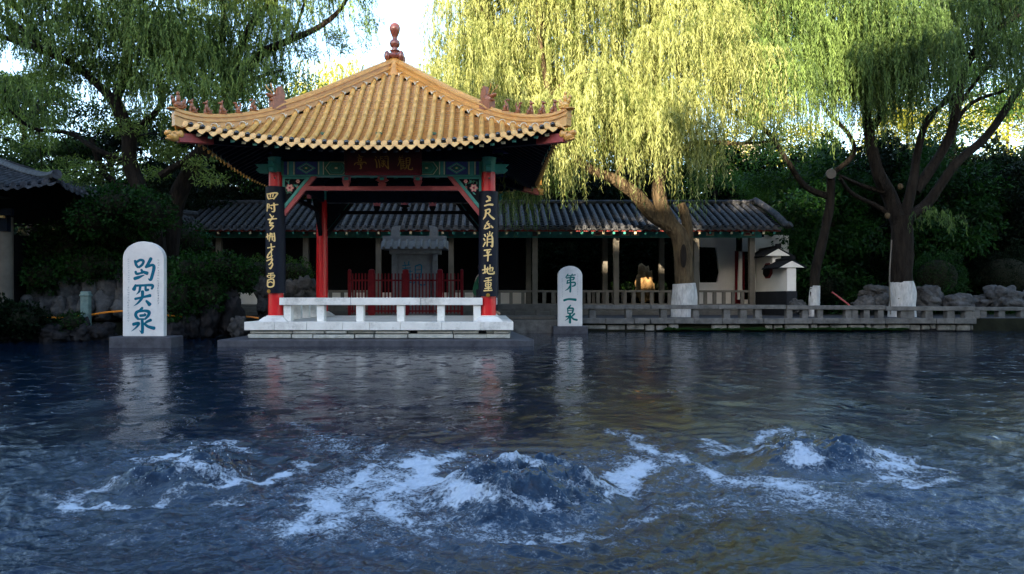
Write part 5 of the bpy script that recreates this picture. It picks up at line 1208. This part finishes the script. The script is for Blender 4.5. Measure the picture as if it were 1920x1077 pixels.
# ---- left leaning tree
D = 19.6
ll = empty('locust_tree', (X(300, D), D, PATHZ), 'dark tree with spreading limbs leaning left above the creeper bank', 'tree')
mb = MB(); tr = limb(mb, [P(300, 530, D), P(292, 440, D), P(268, 370, D), P(245, 310, D), P(240, 250, D), P(215, 190, D)], .25, .16, .18, 14)
for pts, a, b in (([(215, 190), (150, 130), (80, 95), (20, 75), (-30, 55)], .12, .05), ([(120, 115), (60, 50), (20, 0), (0, -50)], .09, .05), ([(80, 95), (30, 45), (-20, 20)], .07, .04), ([(215, 190), (240, 120), (235, 40), (240, -40)], .14, .09), ([(245, 310), (180, 280), (130, 250), (60, 240), (10, 200)], .09, .03), ([(240, 250), (300, 200), (290, 120), (270, 60)], .10, .05), ([(268, 370), (200, 330), (170, 260)], .12, .06), ([(300, 330), (380, 270), (350, 200)], .1, .05)):
    tr += limb(mb, [P(x, y, D+rng.uniform(-.3, .3)*min(1, i)) for i, (x, y) in enumerate(pts)], a, b)
mb.build('trunk', M['bark'], ll, smooth=True)
cen = scatter(-60, 380, -150, 180, D-2, D+1.5, 70, lambda px, py: not (px < 110 and 60 < py < 160), 18)
c, d, v = strands(cen, 34, .75, .5, 1.5, 32)
cp = scatter(40, 420, 40, 340, D-1, D+3, 85, lambda px, py: not (px < 200 and 150 < py < 235 and px > 110), 19)
c2, d2, v2 = puffs(cp, [.5]*len(cp), 330, .4)
mb = MB(); twigs(mb, [tuple(a) for a in tr], cen+cp, .022, random.Random(8)); mb.build('boughs', M['bark'], ll)
leafmesh('crown', np.vstack([c, c2]), np.vstack([d, d2]), rng.uniform(.07, .14, len(c)+len(c2)), .03, LEAF['hazy'], ll, v=np.r_[v, v2])
# ---- further trees
def bushtree(name, lab, px, py0, d, cpx0, cpx1, cpy0, cpy1, n, per, lm, rad=.8, leafL=.16, seed=1, grp=None, test=None, tr_=.22, dd=2.5, flat=.6, hang=False, barkm='bark'):
    o = empty(name, (X(px, d), d, PATHZ), lab, 'tree', grp)
    mb = MB(); xs = X(px, d); base = Vector((xs, d, PATHZ-.1)); top = P((cpx0+cpx1)/2, cpy0*.55+cpy1*.45, d)
    tr = limb(mb, [base, base.lerp(top, .35)+Vector((.15, 0, 0)), base.lerp(top, .7), top], tr_, tr_*.35)
    rs_ = random.Random(seed)
    cen = scatter(cpx0, cpx1, cpy0, cpy1, d-dd, d+dd, n, test or (lambda px, py: ((px-(cpx0+cpx1)/2)/((cpx1-cpx0)/2))**2+((py-(cpy0+cpy1)/2)/((cpy1-cpy0)/2))**2 < 1.05), seed)
    twigs(mb, [tuple(a) for a in tr[4:]], cen[::2], .03, rs_); mb.build('trunk', M[barkm], o, smooth=True)
    if hang: c, d_, v = strands(cen, per//36, rad, .7*rad, 2.2*rad, 36)
    else: c, d_, v = puffs(cen, [rad*rs_.uniform(.7, 1.2) for _ in cen], per, flat)
    leafmesh('crown', c, d_, rng.uniform(leafL*.6, leafL*1.1, len(c)), leafL*.33 if not hang else .035, LEAF[lm], o, v=v)
    return o
bushtree('locust_tree', 'dark layered tree at the far left with white sky gaps between its flat sprays', 60, 500, 26, -90, 180, 120, 350, 75, 300, 'pagoda', .9, .17, 31, flat=.25)
bushtree('locust_tree', 'dark tree behind the left hall roof and the leaning trunks', 170, 500, 27, 90, 330, 230, 440, 36, 360, 'deep', 1.0, .2, 32, flat=.45)
bushtree('evergreen_tree', 'blackish evergreen between the two left trunks and the golden roof', 400, 500, 29, 290, 500, 210, 430, 34, 420, 'deep', 1.0, .22, 33)
bushtree('willow_tree', 'yellow sunlit willow top showing above the left slope of the golden roof', 640, 500, 36, 560, 720, 110, 330, 34, 1400, 'yel', 1.2, .2, 34, hang=True)
bushtree('willow_tree', 'pale sunlit willow top just right of the roof finial', 800, 500, 34, 720, 900, 110, 330, 34, 1400, 'gold', 1.1, .2, 35, hang=True)
bushtree('locust_tree', 'green tree behind the willow limb left of the golden roof', 520, 500, 30, 400, 600, 130, 330, 30, 300, 'dark', .9, .18, 36)
for i, (a, b, t) in enumerate(((330, 560, 300), (500, 760, 290), (720, 960, 285), (900, 1130, 300), (1080, 1290, 320))):
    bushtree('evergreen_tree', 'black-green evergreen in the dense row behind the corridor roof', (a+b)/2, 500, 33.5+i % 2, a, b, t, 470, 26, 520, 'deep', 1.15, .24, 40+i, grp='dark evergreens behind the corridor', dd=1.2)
bushtree('locust_tree', 'airy tree with sunny gaps behind the corridor right of the golden willow', 1350, 500, 36, 1240, 1440, 250, 420, 34, 260, 'mid', 1.0, .2, 50)
bushtree('locust_tree', 'leafy green tree above the right end of the corridor roof', 1460, 500, 32, 1380, 1580, 240, 470, 60, 300, 'mid', .8, .18, 51)
bushtree('locust_tree', 'yellow sunlit tree far off behind the slim tree', 1420, 500, 48, 1330, 1560, 190, 390, 60, 260, 'yel', 1.2, .24, 52)
bushtree('locust_tree', 'pale yellow-green sunlit tree behind the lower fronds of the golden willow', 1180, 500, 40, 1030, 1330, 220, 390, 56, 300, 'yel', 1.1, .22, 57)
bushtree('locust_tree', 'bright yellow sunlit tree far off between the limbs of the thick willow', 1720, 500, 50, 1600, 1800, 175, 330, 44, 260, 'yel', 1.3, .26, 53)
bushtree('locust_tree', 'bright yellow sunlit tree far off at the right edge', 1880, 500, 52, 1790, 1990, 150, 330, 44, 260, 'yel', 1.4, .26, 54)
bushtree('locust_tree', 'green crown in shade high behind the thick willow', 1780, 500, 33, 1580, 1990, -60, 250, 80, 300, 'mid', 1.0, .2, 55)
for i, (a, b, t) in enumerate(((1480, 1640, 300), (1580, 1760, 265), (1690, 1860, 275), (1800, 2010, 290), (1900, 2120, 280))):
    bushtree('evergreen_tree', 'black evergreen in the dense row behind the rocks at the right', (a+b)/2, 500, 28.5+1.2*(i % 2), a, b, t, 570, 34, 620, 'ivy' if i in (0, 2) else 'deep', 1.05, .22, 60+i, grp='black evergreens at the right', dd=1.3,
             test=lambda px, py, a=a, b=b, t=t: py > t+60*((px-(a+b)/2)/((b-a)/2))**2)
bushtree('willow_tree', 'added unseen willow beyond the right frame edge, keeping sky glints off the water', 2300, 560, 15, 2080, 2700, -250, 420, 46, 900, 'dark', 1.0, .2, 71, dd=2.5)  # this willow and the next are added out of frame against sky glints
bushtree('willow_tree', 'added unseen willow beyond the left frame edge, keeping sky glints off the water', -350, 560, 14, -900, -180, -250, 420, 46, 900, 'dark', 1.0, .2, 72, dd=2.5)
# ---- shrubs and creepers
def shrub(name, lab, blobs, lm, n, leafL=.09, cat='shrub', core=True, grp=None, sh=.2):
    b0 = blobs[0]; o = empty(name, tuple(P(b0[0], b0[1], b0[4]).xy)+(PATHZ,), lab, cat, grp)
    cs, ds, vs = [], [], []
    mb = MB()
    for px, py, rx, ry, d, rd in blobs:
        c0 = np.array(P(px, py, d)); R = np.array([rx/F*d, rd, ry/F*d]); k = int(n*R[0]*R[2]*8)
        p = unit(rng.normal(size=(k, 3))); lump = 1+.16*np.sin(p[:, 0:1]*9+px)+.16*np.cos(p[:, 2:3]*11+py)*np.sin(p[:, 1:2]*7)
        rr = (1-sh*rng.random((k, 1))**1.5)*lump
        cs.append(c0+p*rr*R); ds.append(unit(p*.6+rng.normal(size=(k, 3))*.6+np.array([0, 0, .1]))); vs.append(rng.random(k))
        mb.ell(c0, tuple(R*.74), 14, 10)
    if core: mb.build('dark_core', M['soil'], o, smooth=True)  # added solid dark core inside the leaves, closes pinholes
    leafmesh('foliage', np.vstack(cs), np.vstack(ds), rng.uniform(leafL*.6, leafL*1.1, sum(map(len, cs))), leafL*.55, LEAF[lm], o, v=np.concatenate(vs))
    return o
shrub('creeper', 'dark green creeper mass draped over the stacked rock wall behind the tall stele', [(130, 465, 75, 45, 19.2, 1), (200, 440, 55, 45, 19.4, 1), (90, 475, 45, 38, 19, .8), (170, 500, 66, 32, 18.3, .5), (80, 520, 45, 30, 18.2, .4), (245, 440, 40, 60, 19.6, 1)], 'ivy', 700, .1, 'creeper')
shrub('shrub', 'large dark green shrub spilling down to the water between the tall stele and the pavilion', [(360, 515, 55, 38, 18.4, .7), (335, 560, 35, 48, 17.9, .6), (415, 505, 45, 32, 18.8, .7), (385, 550, 40, 38, 18.2, .5), (450, 520, 32, 30, 19, .6)], 'ivy', 700, .1)
shrub('shrub', 'soft rounded bush showing on both sides of the left black board', [(485, 515, 42, 32, 22, .9), (550, 515, 38, 30, 22.4, .9)], 'dark', 900, .07)
shrub('shrub', 'dark hedge between the leaning trunks and the corridor posts', [(350, 455, 40, 35, 22.5, 1), (300, 470, 40, 40, 22, 1)], 'ivy', 600, .1)
shrub('shrub', 'dark leafy plant hanging over the water at the far left edge', [(30, 600, 55, 32, 16.6, .5), (-20, 600, 50, 40, 16.4, .6)], 'deep', 900, .1)
shrub('shrub', 'small leafy plant at the foot of the pale green post', [(135, 605, 26, 20, 16.9, .3)], 'ivy', 900, .07)
shrub('clipped_bush', 'round clipped dark green bush behind the rocks right of the thick trunk', [(1757, 520, 46, 44, 26, .85)], 'ivy', 1300, .06, 'bush', sh=.06)
shrub('clipped_bush', 'round clipped bush at the right edge, mostly lost in shade', [(1885, 520, 60, 48, 27, 1)], 'deep', 1300, .06, 'bush', sh=.06)  # near-black leaf colour carries its shade
shrub('shrub', 'sunlit plant beside the scholar rock seen through the corridor', [(1180, 520, 26, 24, 32.5, .6), (1150, 545, 20, 14, 32, .4)], 'dark', 500, .12)
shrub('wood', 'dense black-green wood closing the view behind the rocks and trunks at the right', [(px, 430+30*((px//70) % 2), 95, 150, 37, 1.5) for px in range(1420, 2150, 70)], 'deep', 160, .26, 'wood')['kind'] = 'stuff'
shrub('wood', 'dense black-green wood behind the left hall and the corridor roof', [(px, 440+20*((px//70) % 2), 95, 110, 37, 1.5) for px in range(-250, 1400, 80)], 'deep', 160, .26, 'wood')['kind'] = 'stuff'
shrub('shrub', 'dark leafy mass hiding the right side of the left hall', [(215, 385, 50, 38, 17.6, .6), (270, 400, 50, 45, 18, .6), (175, 410, 45, 35, 17.6, .6)], 'ivy', 700, .1)
shrub('hedge', 'tall black-green hedge added as dark backdrop behind the open bays of the corridor', [(px, 500, 60, 90, 33, 1.2) for px in range(960, 1400, 55)], 'deep', 500, .16, 'hedge')  # added to keep bright sky out of the corridor bays
shrub('shrub', 'low dark shrub behind the white garden wall', [(1540, 540, 34, 30, 27, .8)], 'deep', 900, .1)
# ---- distant buildings
def block(lab, x, y, w_, dep, h, grp=None, m='far', nx=6, nz=8, sill=True):
    o = empty('apartment_or_shade_block', (x, y, PATHZ), lab, 'building', grp)  # serves the distant towers and the added shade blocks
    mb = MB(); mb.bx(x-w_/2, x+w_/2, y, y+dep, PATHZ-.3, h); mb.bx(x-w_/2-.3, x+w_/2+.3, y-.3, y+dep+.3, h, h+.5); mb.build('wall', M[m], o)
    return o
def windows(o, x, y, w_, h, nx, nz, s):
    for i in range(nx):
        for j in range(nz):
            mb = MB(); cx = x-w_/2+w_*(i+.5)/nx; cz = 2+(h-3)*(j+.5)/nz
            mb.box((cx, y+s*.03, cz), (w_/nx*.5, .1, (h-3)/nz*.5)); mb.build('window', M['glass'], o)
b = block('cream apartment tower glimpsed far behind the slim tree', X(1515, 90), 90, 6, 9, Z(330, 90)); windows(b, X(1515, 90), 90, 6, Z(330, 90), 3, 6, -1)
b = block('pale apartment tower glimpsed far behind between willow and slim tree', X(1395, 95), 95, 4, 9, Z(275, 95)); windows(b, X(1395, 95), 95, 4, Z(275, 95), 2, 7, -1)
# grey tiled roof far right
mb = MB(lambda p: Vector((p[0], 31-p[1], p[2]))); xs = [X(1815, 29.8)+i*.26 for i in range(24)]
tile_rows(mb, xs, .26, lambda x: .05, lambda x: 1.3, lambda x, v: Z(447, 31)-v*.22, .075, M['tile_g'], M['pan_g'], step=.16, arc=4)
fr = empty('garden_pavilion', (X(1870, 31), 31, PATHZ), 'low grey roof catching light in the dark trees at the right edge', 'pavilion')
mb.build('roof', None, fr, smooth=True)
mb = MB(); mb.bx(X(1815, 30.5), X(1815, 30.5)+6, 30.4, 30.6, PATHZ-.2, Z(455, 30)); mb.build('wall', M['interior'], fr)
# ---- added unseen blocks behind the viewer, heights shaped to shade pool and pavilion
def shade_block(x0, x1, h, dep, lab):
    o = block(lab, (x0+x1)/2, -30-dep, x1-x0, dep, h, 'added shade blocks south of the pool', 'far'); windows(o, (x0+x1)/2, -30, x1-x0, h, max(2, int((x1-x0)/4)), int(h/3.2), 1)
shade_block(-70, -23.2, 21.3, 12, 'wide added shade block behind the viewer, south-west of the pool'); shade_block(-23, -18.75, 19.8, 3, 'added shade block in the south-west, one storey lower than its wide neighbour')
shade_block(-18.65, -13.5, 17.3, 3, 'lowest added shade block south of the pool'); shade_block(-13.4, -8.7, 18.9, 12, 'narrow added shade block between the lowest and tallest blocks')
shade_block(-8.5, -6, 21.3, 4, 'narrow added shade block, first step beside the tallest block')
shade_block(-5.8, -2.5, 23.0, 13, 'added shade block, second step beside the tallest block')
shade_block(-2.3, 45, 23.8, 14, 'tallest and longest added shade block south of the pool')
# ---------------------------------------------------------------- person in green seated at the back of the pavilion
def skin(name, nodes, edges, m, parent, sub=2):
    me = bpy.data.meshes.new(name); off = WO[parent.name]
    me.from_pydata([tuple(Vector(p[:3])-off) for p in nodes], edges, []); me.materials.append(m)
    o = link(name, me, parent); sk = o.modifiers.new('skin', 'SKIN'); me.skin_vertices[0].data[0].use_root = True
    for i, p in enumerate(nodes): rr = p[3] if hasattr(p[3], '__len__') else (p[3], p[3]); me.skin_vertices[0].data[i].radius = rr
    sk.use_smooth_shade = True; s_ = o.modifiers.new('sub', 'SUBSURF'); s_.levels = s_.render_levels = sub
    return o
px_, py_ = X(897, 20.3), 20.3; fz = FLZ
pe = empty('person', (px_, py_, fz), 'person in a green jacket seated, mostly hidden behind the right navy board', 'person')
s0 = fz+.5
def pp(a, b, c, r): return (px_+a, py_+b, fz+c, r)
body = skin('body', [pp(0, 0, .58, .12), pp(-.02, 0, .78, .12), pp(.0, 0, .98, .13), pp(.05, 0, 1.10, .06), pp(.07, 0, 1.17, .055),
                     pp(.03, .1, .56, .085), pp(.45, .1, .55, .07), pp(.48, .1, .1, .045), pp(.6, .1, .05, .035), pp(.03, -.1, .56, .085), pp(.45, -.1, .55, .07), pp(.48, -.1, .1, .045), pp(.6, -.1, .05, .035),
                     pp(.02, .19, 1.0, .055), pp(.1, .23, .76, .042), pp(.34, .17, .72, .034), pp(.42, .15, .71, .028), pp(.02, -.19, 1.0, .055), pp(.1, -.23, .76, .042), pp(.34, -.17, .72, .034), pp(.42, -.15, .71, .028)],
            [(0, 1), (1, 2), (2, 3), (3, 4), (0, 5), (5, 6), (6, 7), (7, 8), (0, 9), (9, 10), (10, 11), (11, 12), (2, 13), (13, 14), (14, 15), (15, 16), (2, 17), (17, 18), (18, 19), (19, 20)], M['skin'], pe)
skin('jacket', [pp(-.0, 0, .52, (.17, .16)), pp(-.03, 0, .74, .155), pp(.0, 0, .98, .165), pp(.04, 0, 1.08, .08), pp(.02, .2, 1.0, .075), pp(.1, .24, .76, .06), pp(.3, .18, .72, .05), pp(.02, -.2, 1.0, .075), pp(.1, -.24, .76, .06), pp(.3, -.18, .72, .05)],
     [(0, 1), (1, 2), (2, 3), (2, 4), (4, 5), (5, 6), (2, 7), (7, 8), (8, 9)], M['cloth'], pe)
skin('trousers', [pp(.02, 0, .57, .15), pp(.06, .1, .57, .1), pp(.46, .1, .56, .085), pp(.49, .1, .12, .06), pp(.06, -.1, .57, .1), pp(.46, -.1, .56, .085), pp(.49, -.1, .12, .06)], [(0, 1), (1, 2), (2, 3), (0, 4), (4, 5), (5, 6)], M['trousers'], pe)
mb = MB(); hc = Vector((px_+.1, py_, fz+1.29)); mb.ell(hc, (.095, .075, .12), 16, 12); mb.ell(hc+Vector((.095, 0, -.01)), (.02, .015, .02)); mb.ell(hc+Vector((.08, 0, -.06)), (.012, .022, .007))
for s in (-1, 1): mb.ell(hc+Vector((.083, s*.03, .015)), (.008, .012, .006)); mb.ell(hc+Vector((-.005, s*.077, -.005)), (.02, .01, .03))
for s in (-1, 1):
    h0 = Vector(pp(.43, s*.15, .70, 0)[:3]); mb.ell(h0, (.045, .035, .018))
    for f, (ln, dy) in enumerate(((.07, -.026), (.08, -.009), (.075, .009), (.06, .026))): mb.tube([h0+Vector((.03, dy, 0)), h0+Vector((.03+ln*.6, dy, -.008)), h0+Vector((.03+ln*.85, dy, -.04))], [.009, .008, .006], 6)
    mb.tube([h0+Vector((0, -s*.03, 0)), h0+Vector((.03, -s*.05, -.01))], [.01, .008], 6)
mb.build('head_and_hands', M['skin'], body, smooth=True)
mb = MB(); mb.ell(hc+Vector((-.018, 0, .03)), (.1, .085, .11), 14, 10); mb.build('hair', M['hair'], pe, smooth=True)
# bench carrying the person is the side bench of the pavilion
print('OBJECTS', len(bpy.data.objects), 'FACES', sum(len(m.polygons) for m in bpy.data.meshes))
